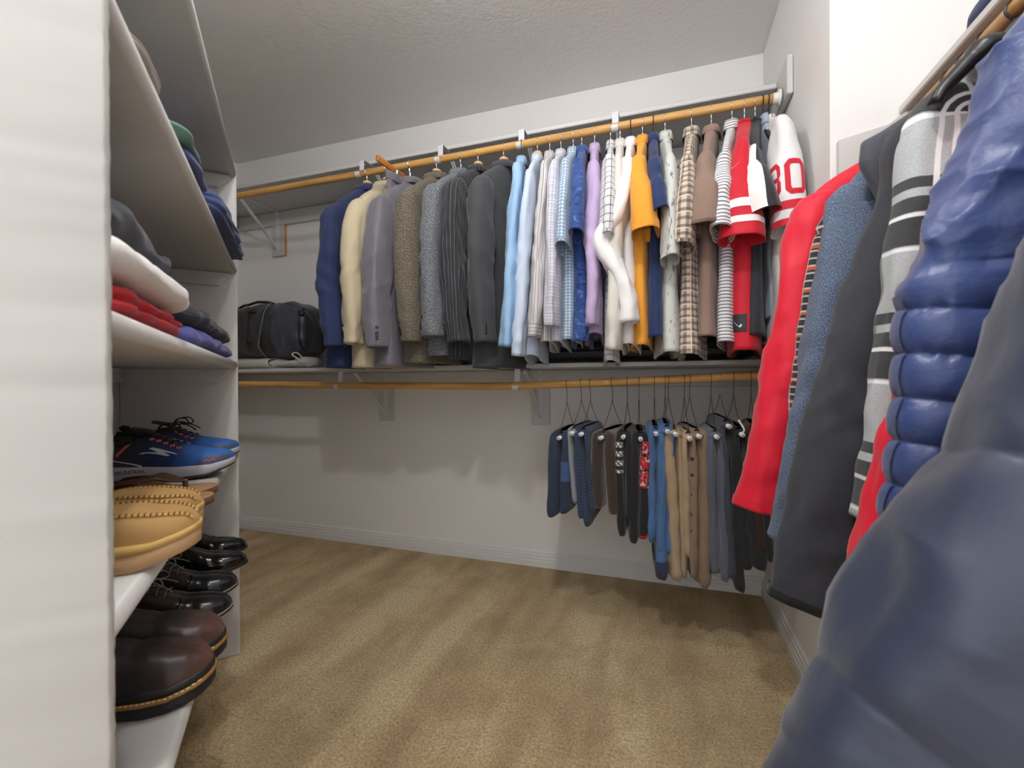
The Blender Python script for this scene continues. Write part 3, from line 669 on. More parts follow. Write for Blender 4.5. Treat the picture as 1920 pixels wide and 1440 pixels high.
for (short, label, cat, hx, tp, se, hy, mat, o) in UP:
    hp = pY(hx, 300, RU[0]); x0 = hp[0]; loc = np.array([x0, RU[0], RU[1]])
    t = pY(*tp, 1.62); ang = math.atan2(t[0]-x0, RU[0]-1.62); ang = max(-.35, min(.35, ang)); rot = -PI/2+{'white jersey': -.02, 'pale blue mesh shirt': .0}.get(short, ang)
    ca, sa = math.cos(rot), math.sin(rot)
    def loc_of(px, yp):
        p = pY(px[0], px[1], yp)-loc; return np.array([p[0]*ca+p[1]*sa, -p[0]*sa+p[1]*ca, p[2]])
    e = loc_of(se, 1.585); hz = pY(1000, hy, 1.66); hz = pY(tp[0], hy, 1.66)[2]-loc[2]; tz = t[2]-loc[2]
    e[0] = min(e[0], o['tu']+.01) if 'tu' in o else e[0]; k = o['k']; kw = K(seed=o['seed'], b=o.get('b', {'suit': .048}.get(k, .021)), foldA=.006)
    def path(*mid):          # shoulder point, then the mid offsets, then the sleeve end
        a = np.array([o.get('tu', .225)-.007, 0, tz-.10]); return [a]+[a+(e-a)*f+np.array([du, dw, 0]) for f, du, dw in mid]+[e]
    zn = -.092
    if k == 'suit':
        kw.update(sl=path((.35, .012, 0), (.7, .012, 0)), sl_ra=(.062, .066, .056, .048), sl_rb=(.040, .044, .040, .036), collar='suit', lining=LINING, buttons=4, btnmat=(BTN, 12 if short in ('grey suit jacket', 'charcoal jacket') else 20), slF=o.get('slF', .007), foldA=.007)
    elif k == 'shirt':
        kw.update(sl=path((.35, .008, -.004), (.75, .014, 0)), sl_ra=(.060, .062, .054, .048), sl_rb=(.021, .024, .023, .023), collar='shirt', cuff=(.062, o.get('cuffm', mat)), lift=.028, slF=o.get('slF', .005))
    elif k == 'elbow':
        kw.update(sl=path((.30, .02, -.050), (.42, .03, -.088), (.56, .02, -.055), (.8, .01, -.01)), sl_ra=(.06, .064, .06, .05), sl_rb=(.028, .034, .034, .030), collar='shirt', cuff=(.062, mat), lift=.028, slF=.006)
    elif k == 'short':
        kw.update(sl=path((.5, .012, 0)), sl_ra=(.062, .070, .074), sl_rb=(min(.024, o.get('srb', .024)), o.get('srb', .026), o.get('srb', .026)), collar='shirt', cuff=(.022, o.get('cuffm', mat)), lift=.015, slF=.004)
    elif k == 'flare':
        s_ = o.get('sra', .072); kw.update(sl=path((.5, .02, .004)), sl_ra=(.062, s_, s_*1.12), sl_rb=(.026, .040, o.get('srb', .048)), collar='polo' if 'polo' in short else ('crew' if 'jersey' in short else 'shirt'), cuff=(.02, o['cuffm']) if 'cuffm' in o else None, lift=.012, slF=.005)
    elif k == 'wide':
        kw.update(sl=path((.5, .01, .0)), sl_ra=(.060, .062, .060), sl_rb=(.028, .046, .050), collar='crew', lift=.012, slF=.003)
    for q in ('sl_rb',):
        if 'srb' in o and k == 'short': pass
    nm = {'jacket': 'suit_jacket', 'shirt': 'shirt', 'jersey': 'sports_jersey'}[cat]
    g = garment(nm, label, cat, tuple(loc), rot, mat, (o.get('tu', .225), tz), hz, zn=zn, group={'jacket': SUITTXT}.get(cat, SHTXT), **kw)
    GM[short] = g
    garment_hanger(tuple(loc), rot, o['hk'], {'pale': 'hanger with round pale wooden head', 'dark': 'slim dark hanger with steel hook', 'black': 'black plastic hanger', 'clear': 'clear-white plastic hanger', 'wire': 'thin steel-hooked hanger', 'brown': 'dark brown hanger with steel hook'}[o['hk']]+', holding the '+short, ztip=tz+.012, zn=-.062 if o['hk'] == 'pale' else -.070)

# jersey markings
Gs, P_, L_ = GM['red jersey']['front']; rt = GM['red jersey']['root']; n_ = len(Gs)
for a_, b_ in ((.70, .755), (.82, .87)):
    decal('sleeve_stripe', Gs, n_*a_, n_*b_, 1, 31, WHT, rt, .0015, 5, 40)
decal_poly('swoosh_mark', Gs, [tuple((n_*(.36+.05*(1-v))+0*u, 19.5-2.8*u) for (v, u) in q) for q in [((.28, .0), (.40, .12), (.18, .30), (.10, .16)), ((.10, .16), (.18, .30), (.38, .55), (.40, .52)), ((.40, .52), (.38, .55), (.92, 1.0), (.93, .99))]], WHT, rt, .002, 2)
Gb = GM['red jersey']['body']; nb = len(Gb)
TAGB = plain('black_tag', C(34, 34, 40), .6)
def body_rc(Gb, u0, side, z):       # nearest row/col on a torso grid
    d = (Gb[..., 2]-z)**2+(Gb[..., 0]-u0)**2+np.where(Gb[..., 1]*side > 0, 0, 1); i = np.unravel_index(np.argmin(d), d.shape); return i
i, j = body_rc(Gb, Gb[nb-8, :, 0].max(), -1, Gb[-1, 0, 2]+.07)
jf = Gb.shape[1]//2
tagc = jf+1.5
tg = decal('hem_tag', Gb, nb-9.5, nb-5.4, tagc-2.2, tagc+1.6, TAGB, rt, .003, 5, 6)
sw = [((.72, .0), (.60, .12), (.82, .30), (.90, .16)), ((.90, .16), (.82, .30), (.62, .55), (.60, .52)), ((.60, .52), (.62, .55), (.28, 1.0), (.27, .99))]
def tagpt(v, u): return (nb-9.5+4.1*(.15+.7*v), tagc-1.4+2.3*u)
decal_poly('swoosh_mark', Gb, [tuple(tagpt(*p) for p in q) for q in sw], WHT, rt, .0045, 2)
Gs, P_, L_ = GM['white jersey']['front']; rt = GM['white jersey']['root']; n_ = len(Gs)
for a_, b_ in ((.80, .865), (.935, .995)):
    decal('sleeve_band', Gs, n_*a_, n_*b_-.05, .2, 31.8, RED, rt, .0015, 5, 40)
def digit(ch, c0, c1, r0, r1):
    t = .24; X = lambda u: c0+(c1-c0)*u; Y = lambda v: r0+(r1-r0)*v
    q = lambda *p: tuple((Y(v), X(u)) for (u, v) in p)
    k = .22; h = .15
    S = [q((k, 0), (1-k, 0), (1-k, h), (k, h)), q((k, 1-h), (1-k, 1-h), (1-k, 1), (k, 1))]
    for m in (0, 1):
        f = (lambda u: 1-u) if m else (lambda u: u)
        S += [q((f(k), 0), (f(k+.06), h), (f(t), h+.08), (f(0), h)), q((f(k), 1), (f(k+.06), 1-h), (f(t), 1-h-.08), (f(0), 1-h))]
        if ch == '0': S += [q((f(0), h), (f(t), h), (f(t), 1-h), (f(0), 1-h))]
        else:
            S += [q((f(0), h), (f(t), h), (f(t), .42), (f(0), .38)), q((f(0), .38), (f(t), .42), (f(t+.04), .5), (f(.12), .5)), q((f(.12), .5), (f(t+.04), .5), (f(t), .58), (f(0), .62)), q((f(0), .62), (f(t), .58), (f(t), 1-h), (f(0), 1-h))]
    if ch == '8': S += [q((t, .43), (1-t, .43), (1-t, .57), (t, .57))]
    return S
# columns run from the -W side (24) through the front (16) to the +W side (8)
decal_poly('number_digit', Gs, digit('8', 23.2, 18.6, n_*.50, n_*.76), RED, rt, .0015, 3)
decal_poly('number_digit', Gs, digit('0', 17.4, 12.0, n_*.50, n_*.76), RED, rt, .0015, 3)
Gs, P_, L_ = GM['black and white jersey']['front']; rt = GM['black and white jersey']['root']; n_ = len(Gs)
decal('white_panel', Gs, n_*.12, n_*.975, 15, 29, WHT, rt, .0045, 60, 30)

# grey trousers clamped by the waist on an amber wooden hanger
x0 = -1.115; loc = (x0, RU[0], RU[1])
r = thing('clamp_hanger', 'amber wooden clamp hanger sticking out in front of the rod, holding grey trousers', 'hanger', loc, -PI/2-.10)
hook(r, STEEL, -.075, .0016)
gmesh('bar', sweep(np.array([(-.17, 0, -.088), (-.168, 0, -.088), (.228, 0, -.072), (.23, 0, -.072)]), [.010, .013, .013, .011], [.006, .008, .008, .006], 12, bvec=(0, 1, 0), ex=.6), ORANGEW, r, cap=(True, True))
for u in (-.10, .10):
    MB().box(u-.011, u+.011, -.011, .011, -.125, -.072, .003).build('clip', STEEL, r)
def flat_loft(name, zs, aF, aB, b, mat, parent, seed=1, amp=.004, n=40, wc=0, closed_top=True):
    G, th = ring_rows(zs, aF, aB, b, np.broadcast_to(wc, (len(zs),)), n); zs = np.array(zs)
    A = np.broadcast_to((th/(2*PI))[None, :], G.shape[:2]); B = np.broadcast_to((zs/.5)[:, None], G.shape[:2])
    d = amp*fold(A, B, seed, 6, (1, 5), (.2, .9))+amp*.5*snoise(G[..., 0], G[..., 1], G[..., 2], seed, 9)
    G[..., 0] += d*np.cos(th)[None, :]*.5; G[..., 1] += d*np.sin(th)[None, :]; G[:, -1] = G[:, 0]
    return gmesh(name, G, mat, parent, cap=(closed_top, True)), G
r = thing('trousers', 'grey suit trousers hanging by the waistband from the amber clamp hanger', 'trousers', loc, -PI/2-.10)
zs = np.linspace(-.128, -.86, 46)
flat_loft('legs', zs, np.interp(zs, [-.86, -.35, -.128], [.105, .15, .165]), np.interp(zs, [-.86, -.35, -.128], [.11, .15, .165]), np.interp(zs, [-.86, -.3, -.128], [.030, .034, .020]), GREYS, r, 77, .007)
zw = np.array([-.096, -.095, -.10, -.132, -.134]); flat_loft('waistband', zw[1:], [.164, .169, .170, .167], [.164, .169, .170, .167], [.017, .0215, .0225, .0215], GREYS, r, 78, .001)
for u in (.12, .04): MB().box(u-.005, u+.005, .022, .026, -.138, -.094, .001).build('belt_loop', GREYS, r)

# flat black slab filling the dark strip on the lower shelf behind the shirts
r = thing('black_slab', 'flat black slab lying on the lower shelf behind the shirt hems', 'bag', (-.2, D-.16, 1.0505))
n = 26; x = np.linspace(-.58, .56, 60); zs = x
G = np.zeros((60, n+1, 3)); th = np.linspace(0, 2*PI, n+1)
e = np.clip(1-np.abs(x/.585)**14, .05, 1)**.5
ca, sa = np.cos(th), np.sin(th); ca = np.sign(ca)*np.abs(ca)**.5; sa = np.sign(sa)*np.abs(sa)**.5
G[..., 0] = x[:, None]; G[..., 1] = ca[None, :]*.13*e[:, None]; G[..., 2] = .055+sa[None, :]*.053*e[:, None]
G[..., 2] += .008*snoise(G[..., 0], G[..., 1], G[..., 2], 5, 5)*np.clip((G[..., 2]-.02)/.04, 0, 1)
gmesh('fabric', G, nylon('black_slab_nylon', C(30, 30, 33), .5), r, cap=(True, True))
MB().tube([(xx, -.131-.002*math.sin(xx*40), .055) for xx in np.linspace(-.54, .52, 40)], .004, 6).build('zipper', BLACKP, r, True)  # thin black cord along the front of the slab

# ------------------------------------------------------------------ lower rod: trousers and sweaters over wire hangers
LOWG = 'wire hangers with cardboard tubes on the lower rod'
JEAN1 = cloth('dark_denim', C(38, 48, 66), .9, special='denim'); SWG = cloth('grey_marl_knit', C(112, 118, 128), .95, fleck=[(C(170, 174, 182), .56, 500)], bump=.5)
SWN = cloth('navy_rib_knit', C(44, 56, 78), .95, bands=[('v', .012, .004, 0, C(70, 84, 106), .4)], bump=.5); FLE = cloth('brown_fleece', C(56, 44, 36), 1, gscale=240, bump=1, grain=.25, sheen=.5)
BKN = cloth('black_knit', C(34, 34, 36), .95, gscale=380, bump=.6); JEANB = cloth('blue_denim', C(62, 94, 134), .9, special='denim')
JEAN3 = cloth('indigo_denim', C(38, 44, 66), .9, special='denim'); KHA = cloth('khaki_twill', C(160, 138, 112), .85, bands=[(.7, .003, .001, 0, C(140, 118, 94), .3)]); KHB = cloth('brown_khaki_twill', C(126, 106, 88), .85)
SLA = cloth('slate_trouser', C(82, 88, 102), .7, sheen=.3); SLB = cloth('dark_slate_trouser', C(58, 62, 72), .8); BLT = cloth('black_trouser', C(34, 35, 38), .85); DBR = cloth('dark_brown_knit', C(58, 34, 26), .95)
PAT = cloth('fair_isle_knit', C(206, 204, 200), .95, bands=[('v', .034, .014, 0, C(28, 28, 30), 1), (.75, .014, .005, 0, C(40, 40, 42), .9), (-.75, .014, .004, 0, C(60, 60, 62), .8)])
REDP = cloth('red_snow_knit', C(186, 30, 48), .95, fleck=[(C(32, 30, 32), .52, 75), (C(206, 200, 198), .585, 95)], bump=.5)
def lobe(name, r, mat, side, w_top, w_bot, zt, zb, th_, uF, uB, seed, amp=.004, taper=0, rnd=.5, rows=40, thin=1, foldq=0):
    """one hanging half: from the ridge of the tube down to the hem, soft slab"""
    t = np.linspace(0, 1, rows); ar = np.linspace(PI/2, 0, 8)
    path = [(side*(abs(w_top))*math.cos(a), zt-.014+.014*math.sin(a)) for a in ar]
    W = [p[0] for p in path]; Z = [p[1] for p in path]
    for s_ in np.linspace(0, 1, rows)[1:]:
        W.append(side*abs(w_top)+(w_bot-side*abs(w_top))*s_**1.2); Z.append(zt-.014+(zb-zt+.014)*s_)
    W, Z = np.array(W), np.array(Z); m = len(W); q = (zt-Z)/(zt-zb)
    thk = th_*np.interp(q, [0, .06, .3, .92, 1], [.55, .85, 1.05, 1.1, .80])
    uf = uF*np.interp(q, [0, .05, .12, .95, .985, 1], [.80, .94, 1, 1+taper, .97+taper, .90+taper]); ub = uB*np.interp(q, [0, .06, .95, 1], [.9, 1, 1+taper, .9])
    n = 32; th2 = np.linspace(PI, -PI, n+1); ca, sa = np.cos(th2), np.sin(th2); ca = np.sign(ca)*np.abs(ca)**.6; sa = np.sign(sa)*np.abs(sa)**.55
    G = np.zeros((m, n+1, 3)); mid = (uf-ub)/2; ha = (uf+ub)/2
    G[..., 0] = mid[:, None]+ha[:, None]*ca; G[..., 1] = W[:, None]+thk[:, None]*sa*.5; G[..., 2] = Z[:, None]
    A = np.broadcast_to((th2/(2*PI))[None, :], G.shape[:2]); B = np.broadcast_to((Z/.5)[:, None], G.shape[:2])
    d = amp*np.clip(q/.2, .1, 1)[:, None]*fold(A, B, seed, 6, (2, 6), (.1, .7))+amp*.5*snoise(G[..., 0], G[..., 1], G[..., 2], seed, 11)
    G[..., 0] += d*ca*.8; G[..., 1] += d*sa; G[..., 2] -= (.004*np.sin(th2*1.0+seed)+.003*np.sin(2*th2+seed))[None, :]*np.clip((q-.9)/.1, 0, 1)[:, None]; G[:, -1] = G[:, 0]
    o = gmesh(name, G, mat, r, cap=(True, True)); return G
LOW = [
 # short, label, cat, hook px, tube px, lobes [(bottom px x, bottom px y, thickness, mat)], hanger look
 ('dark jeans', 'very dark blue jeans folded over a hanger, leftmost on the lower rod', 'jeans', 1063, (1047, 822), [(1033, 972, .046, JEAN1), (1057, 968, .040, JEAN1)], K(seed=3)),
 ('grey marl sweater', 'narrow grey marl sweater between dark jeans and the navy cardigan', 'sweater', 1090, (1070, 813), [(1077, 945, .022, SWG), (1087, 976, .026, SWN)], K(seed=5)),
 ('navy cardigan', 'navy blue ribbed knit cardigan left of the brown fleece', 'cardigan', 1107, (1088, 815), [(1098, 988, .026, SWN), (1110, 962, .020, SWN)], K(seed=9)),
 ('brown fleece', 'thick dark brown fleece sweater with two rounded halves', 'sweater', 1148, (1125, 822), [(1117, 952, .050, FLE), (1148, 966, .050, FLE)], K(seed=11, amp=.003)),
 ('patterned sweater', 'black sweater with white fair-isle pattern beside the brown fleece', 'sweater', 1176, (1168, 820), [(1164, 1006, .030, BKN), (1180, 976, .026, BKN)], K(seed=13)),
 ('red patterned sweater', 'black sweater with red and white patterned front and striped cuff', 'sweater', 1198, (1201, 824), [(1188, 1020, .034, BKN), (1206, 1012, .036, BKN)], K(seed=15)),
 ('blue jeans', 'mid blue washed denim jeans folded on a hanger', 'jeans', 1227, (1230, 814), [(1222, 1020, .030, JEANB), (1238, 1040, .030, JEANB)], K(seed=17, amp=.006)),
 ('cuffed jeans', 'blue denim jeans with dark indigo turned-up cuff', 'jeans', 1247, (1252, 810), [(1240, 1088, .036, JEANB), (1257, 1040, .024, JEANB)], K(seed=19, amp=.006)),
 ('light khaki trousers', 'light khaki trousers with turned-up hem hanging lowest', 'trousers', 1253, (1268, 815), [(1270, 1092, .040, KHA), (1286, 1088, .022, KHA)], K(seed=21, amp=.005)),
 ('olive khaki trousers', 'olive khaki trousers with button fly between two plain khakis', 'trousers', 1283, (1294, 823), [(1290, 1050, .028, KHA), (1302, 1060, .022, KHB)], K(seed=23, amp=.005)),
 ('brown khaki trousers', 'darker brown khaki trousers left of the slate grey trousers', 'trousers', 1293, (1312, 819), [(1302, 1090, .024, KHB), (1324, 1106, .040, KHB)], K(seed=25, amp=.005)),
 ('slate trousers', 'slate grey trousers over hanger, right of the brown khakis', 'trousers', 1333, (1345, 820), [(1343, 1084, .036, SLA), (1362, 1096, .030, SLA)], K(seed=27, amp=.005)),
 ('dark slate trousers', 'dark slate trousers beside slate grey ones, with lower black hem', 'trousers', 1350, (1368, 800), [(1376, 1094, .030, SLB), (1390, 1116, .024, BLT)], K(seed=29, amp=.005)),
 ('black trousers', 'black trousers with a white plastic clip tag at the hanger end', 'trousers', 1375, (1393, 816), [(1403, 1078, .044, BLT), (1428, 1076, .046, BLT)], K(seed=31, amp=.005)),
 ('dark brown sweater', 'dark brown knit just visible behind the red track jacket sleeve', 'sweater', 1408, (1418, 812), [(1432, 1040, .030, DBR), (1446, 1060, .028, BLT)], K(seed=33)),
]
for (short, label, cat, hx, tb, lobes, o) in LOW:
    hp = pY(hx, 713, RU[0]); zr = LZ(hp[0]); loc = np.array([hp[0], RU[0], zr])
    UT_ = .172; t = pY(tb[0], tb[1], RU[0]-UT_-.012); ang = math.atan2(t[0]-hp[0], UT_); ang = max(-.3, min(.3, ang)); rot = -PI/2+ang
    ca, sa = math.cos(rot), math.sin(rot)
    def L2(px, yp):
        p = pY(px[0], px[1], yp)-loc; return np.array([p[0]*ca+p[1]*sa, -p[0]*sa+p[1]*ca, p[2]])
    ztb = t[2]-zr
    hr = thing('wire_hanger', 'thin wire hanger with white cardboard tube, holding the '+short, 'hanger', tuple(loc), rot)
    zj = ztb*.34-.006
    hook(hr, STEEL if short == 'dark slate trousers' else BRASSW, zj, .0012, .0182)
    for s in (1, -1):
        MB().tube(spline([(0, 0, zj+.004), (.006*s, .001*s, zj), (.05*s, 0, zj+(ztb-zj)*.34), (UT_*s*.96, 0, ztb*.93), (UT_*s*1.02, 0, ztb+.004), (UT_*s*.95, 0, ztb)], 18), .0011, 6).build('side_wire', BRASSW, hr, True)
    gmesh('cardboard_tube', sweep(np.array([(-UT_, 0, ztb), (UT_+.012, 0, ztb), (UT_+.012, 0, ztb), (UT_-.02, 0, ztb)]), [.0075, .0075, .0052, .005], [.0075, .0075, .0052, .005], 14, bvec=(0, 1, 0)), CARD, hr, cap=(True, False))
    MB().tube([(UT_-.018, 0, ztb), (UT_+.006, 0, ztb)], .0051, 10).build('tube_bore', DARKHOLE, hr, True)
    g = thing({'jeans': 'jeans', 'sweater': 'sweater', 'cardigan': 'cardigan', 'trousers': 'trousers'}[cat], label, cat, tuple(loc), rot, 'folded clothes on the lower rod')
    Gl = []
    for k, (bx, by, th_, mt) in enumerate(lobes):
        th_ *= 1.22; e = L2((bx, by), RU[0]-.165); side = -1 if k == 0 else 1
        Gl.append(lobe('front_half' if k else 'back_half', g, mt, side, .006+th_*.30, e[1], ztb+.0235, e[2], th_, .160, .165, o['seed']*3+k, o.get('amp', .0035)))
    sadd = sweep(np.array([(u, 0, ztb-.001) for u in np.linspace(-.155, .152, 16)]), .014, .013+lobes[0][2]*.28, 18, bvec=(0, 1, 0)); gmesh('fold_top', sadd, lobes[0][3], g, cap=(True, True))
    GM[short] = dict(root=g, lobes=Gl, ztb=ztb)
def lobe_patch(short, k, name, v0, v1, c0, c1, mat, off=.002, nr=14, nc=14):
    G = GM[short]['lobes'][k]; m = len(G); return decal(name, G, 8+(m-8)*v0, min(8+(m-8)*v1, m-1.01), c0, c1, mat, GM[short]['root'], off, nr, nc)
lobe_patch('patterned sweater', 0, 'pattern_panel', .02, .36, 13, 24, PAT, .003)
lobe_patch('red patterned sweater', 1, 'pattern_panel', .03, .48, 14, 25, REDP, .003)
for v, mt in ((.93, RED), (.965, WHT)): lobe_patch('red patterned sweater', 1, 'cuff_stripe', v, v+.022, 2, 31, mt, .003, 4, 40)
lobe_patch('cuffed jeans', 0, 'turned_cuff', .86, .985, .2, 31.8, JEAN3, .004, 8, 40)
lobe_patch('light khaki trousers', 0, 'turned_cuff', .90, .985, .2, 31.8, KHA, .004, 8, 40)
lobe_patch('brown khaki trousers', 1, 'turned_cuff', .88, .985, .2, 31.8, KHB, .004, 8, 40)
lobe_patch('dark jeans', 1, 'worn_patch', .30, .55, 12, 20, cloth('faded_denim', C(58, 78, 116), .9, special='denim'), .002)
G = GM['olive khaki trousers']['lobes'][1]; m = len(G)
for k in range(5):
    p = G[int(m*(.30+.12*k)), 17]; q = p-G[int(m*(.30+.12*k))].mean(0); q[2] = 0; q /= np.linalg.norm(q)
    gmesh('button', sweep(np.array([p, p+q*.003, p+q*.0032]), [.006, .006, .004], [.006, .006, .004], 12), BTN, GM['olive khaki trousers']['root'], cap=(False, True))
p = GM['black trousers']; MB().tube(spline([(.175, -.012, p['ztb']+.05), (.18, -.004, p['ztb']+.035), (.182, .004, p['ztb']+.018), (.178, .0, p['ztb']+.006)], 14), .003, 8).build('clip_tag', WPLASTIC, p['root'], True)

# ------------------------------------------------------------------ right rod: jackets
RTRK = cloth('red_track_fabric', C(216, 26, 52), .55, sheen=.2, gscale=500, bump=.12)
FLNL = cloth('dark_flannel', C(52, 50, 54), .95, bands=[('v', .05, .009, 0, C(206, 92, 44), .85), ('v', .017, .004, .4, C(196, 196, 192), .8), ('u', .04, .006, 0, C(196, 196, 192), .7)])
BGH = cloth('blue_grey_heather', C(88, 102, 124), .95, fleck=[(C(128, 142, 166), .53, 520), (C(62, 74, 94), .55, 480)], aniso=.25, bump=.5)
CHV = cloth('charcoal_softshell', C(72, 74, 82), .75, gscale=500); DKJ = cloth('charcoal_fleece', C(54, 55, 61), .95, gscale=420, bump=.4, sheen=.1, fleck=[(C(66, 67, 74), .58, 700)])
BWP = cloth('black_white_plaid', C(176, 180, 182), .95, gscale=330, bump=.6, grain=.22, bands=[('v', .21, .018, .14, C(44, 45, 47), .93), ('v', .21, .024, -.01, C(44, 45, 47), .93), ('v', .21, .044, -.16, C(44, 45, 47), .93), ('v', .21, .006, -.13, C(238, 238, 238), .95), ('v', .21, .006, -.38, C(238, 238, 238), .95), ('u', .12, .012, .62, C(44, 45, 47), .55), ('u', .12, .007, .25, C(240, 240, 240), .95), ('u', .12, .007, .40, C(240, 240, 240), .95)])
BLN = nylon('blue_puffer_nylon', C(48, 66, 118), .40); DKN = nylon('dark_navy_puffer_nylon', C(38, 46, 68), .45, .12)
def right(name, short, label, cat, y, mat, tippx, hem, pth, K2):
    loc = np.array([RXR, y, RZR]); rot = PI
    def lo(px):
        p = pY(px[0], px[1], y)-loc; return np.array([-p[0], -p[1], p[2]])
    t = lo(tippx); kw = dict(K2); n = kw.pop('nres', 72); rw = kw.pop('rres', 110)
    sl = [lo(p) for p in pth] if pth else None
    g = garment(name, label, cat, tuple(loc), rot, mat, (min(t[0], .30), t[2]), hem-RZR, group='jackets on the right rod', sl=sl, n=n, rows=rw, **kw)
    GM[short] = g
    h = garment_hanger(tuple(loc), rot, kw.get('hk', 'black'), 'black hanger on the right rod holding the '+short, ztip=max(-.30, t[2]+.0), zn=-.07)
    return g
right('track_jacket', 'red track jacket', 'plain red track jacket, farthest on the right rod', 'jacket', 1.24, RTRK, (1508, 372), .74, [(1527, 430), (1490, 640), (1425, 955)],
      K(seed=201, b=.034, sl_ra=(.056, .056, .058, .052), sl_rb=(.038, .042, .044, .044), collar='jacket', cuff=(.035, RTRK), slF=.006, foldA=.006, wlean=-.0))
right('flannel_shirt', 'dark flannel shirt', 'dark flannel shirt with orange and white lines, sliver behind blue-grey sweater', 'shirt', 1.185, FLNL, (1550, 395), .78, [(1580, 450), (1544, 640), (1512, 900)],
      K(seed=203, b=.022, sl_ra=(.055, .05, .045), sl_rb=(.02, .022, .022), collar='shirt', slF=.004))
right('sweater', 'blue-grey sweater', 'heathered blue-grey sweater between the red jacket and charcoal sleeves', 'sweater', 1.125, BGH, (1568, 362), .70, [(1604, 440), (1558, 680), (1484, 1015)],
      K(seed=207, b=.034, sl_ra=(.060, .062, .060, .048), sl_rb=(.036, .042, .042, .036), collar='crew', cuff=(.06, BGH), slF=.005))
right('vest', 'charcoal vest', 'charcoal grey sleeveless vest with dark armhole, behind the black-sleeved jacket', 'vest', 1.045, CHV, (1588, 298), .78, None,
      K(seed=209, b=.036, collar='jacket', foldA=.006, bodylv=[(-.19, .232), (-.24, .236), (-.33, .20), (-.45, .19), (-.85, .24)]))
right('fleece_jacket', 'charcoal fleece jacket', 'dark charcoal fleece jacket with the long sleeve ending in a black cuff', 'jacket', .965, DKJ, (1692, 238), .66, [(1740, 360), (1648, 600), (1576, 860), (1514, 1130)],
      K(seed=211, b=.038, sl_ra=(.064, .066, .064, .066, .064), sl_rb=(.040, .044, .046, .048, .048), collar='jacket', cuff=(.022, BLACKP and cloth('black_binding', C(26, 26, 28), .8)), slF=.006, lining=LINING))
right('flannel_overshirt', 'black and white plaid overshirt', 'grey, black and white plaid flannel overshirt under the thick black hanger', 'shirt', .885, BWP, (1734, 188), .60, [(1770, 270), (1744, 480), (1704, 760), (1672, 980)],
      K(seed=213, b=.034, sl_ra=(.060, .060, .058, .052), sl_rb=(.034, .036, .036, .034), collar='shirt', slF=.005))
right('rain_jacket', 'thin red jacket', 'thin red jacket showing as a long strip left of the blue puffer', 'jacket', .82, RTRK, (1880, 150), .55, [(1900, 300), (1815, 560), (1712, 860), (1632, 1170)],
      K(seed=217, b=.026, sl_ra=(.05, .05, .05, .046), sl_rb=(.022, .024, .026, .026), collar='jacket', slF=.006))
# blue quilted vest: its silhouette towards the room
yv = .74; zl = lambda px: pY(px[0], px[1], yv)
lv = [(1882, 90), (1826, 250), (1752, 430), (1692, 545), (1690, 640), (1687, 760), (1676, 860), (1664, 950), (1650, 1060)]
lv = [(zl(p)[2]-RZR, RXR-zl(p)[0]) for p in lv]
g = right('puffer_vest', 'blue puffer vest', 'bright blue quilted puffer vest with crumpled shoulder', 'vest', yv, BLN, (1882, 90), .62, None,
      K(seed=221, b=.052, spread=1.0, collar='jacket', foldA=.006, bodylv=lv, quilt=(.0585, .016, 1.12-RZR), crumple=(.024, 1.09-RZR, 6), nres=150, rres=330))
Gv = g['body']; jf = Gv.shape[1]//2; nv = len(Gv)
decal('front_binding', Gv, int(nv*.42), nv-2, jf-1.6, jf+3.2, BLN, g['root'], .0035, 160, 7)
# big dark puffer in the foreground
ys = .565
right('puffer_jacket', 'dark navy puffer coat', 'large dark navy puffer coat with wide baffles, nearest the camera at right', 'jacket', ys, DKN, (2330, -100), .30, [(2330, 160), (2215, 520), (2090, 830), (1930, 1080), (1700, 1400), (1590, 1640)],
      K(seed=223, b=.055, sl_ra=(.085, .100, .105, .108, .105, .085), sl_rb=(.060, .075, .080, .080, .078, .065), collar='jacket', foldA=.01, slF=.010, slquilt=([zz_-RZR-.03 for zz_ in (1.85, 1.52, 1.20, pY(1742, 860, ys)[2], pY(1535, 1260, ys)[2], .34, .05)], .013), quilt=(.20, .018, 1.40-RZR), nres=90, rres=220))
# thick black hanger resting above the plaid overshirt
yh = .835
r = thing('coat_hanger', 'thick curved black plastic hanger above the plaid overshirt, with silver clip', 'hanger', (RXR, yh, RZR), PI)
hook(r, STEEL, -.07, .002)
def lh(px): p = pY(px[0], px[1], yh); return (RXR-p[0], yh-p[1], p[2]-RZR)
pp = [(0, 0, -.075), lh((1905, 72)), lh((1838, 98)), lh((1792, 142)), lh((1764, 172)), lh((1752, 196))]
P = spline(pp, 40); t = np.linspace(0, 1, 40)
gmesh('arm', sweep(P, np.interp(t, [0, .72, .74, 1], [.015, .017, .012, .008]), np.interp(t, [0, .72, .74, 1], [.022, .026, .017, .011]), 16, bvec=(0, 1, 0)), BLACKP, r, cap=(True, True))
Pm = P*np.array([-1, 1, 1]); gmesh('arm', sweep(Pm, np.interp(t, [0, .72, .74, 1], [.015, .017, .012, .008]), np.interp(t, [0, .72, .74, 1], [.022, .026, .017, .011]), 16, bvec=(0, 1, 0)), BLACKP, r, cap=(True, True))
q = np.array(lh((1862, 112))); MB().tube([tuple(q+(.012, .012, -.004)), tuple(q+(-.012, .012, .006))], .0045, 10).build('silver_clip', STEEL, r, True)
r = thing('folded_garment', 'dark navy folded garment on the right shelf, only a corner showing', 'clothing', (.70, 1.13, 1.682))
n = 24; th = np.linspace(0, 2*PI, n+1); x = np.linspace(-.10, .12, 16); e = np.clip(1-np.abs((x-.01)/.115)**6, .1, 1)**.5
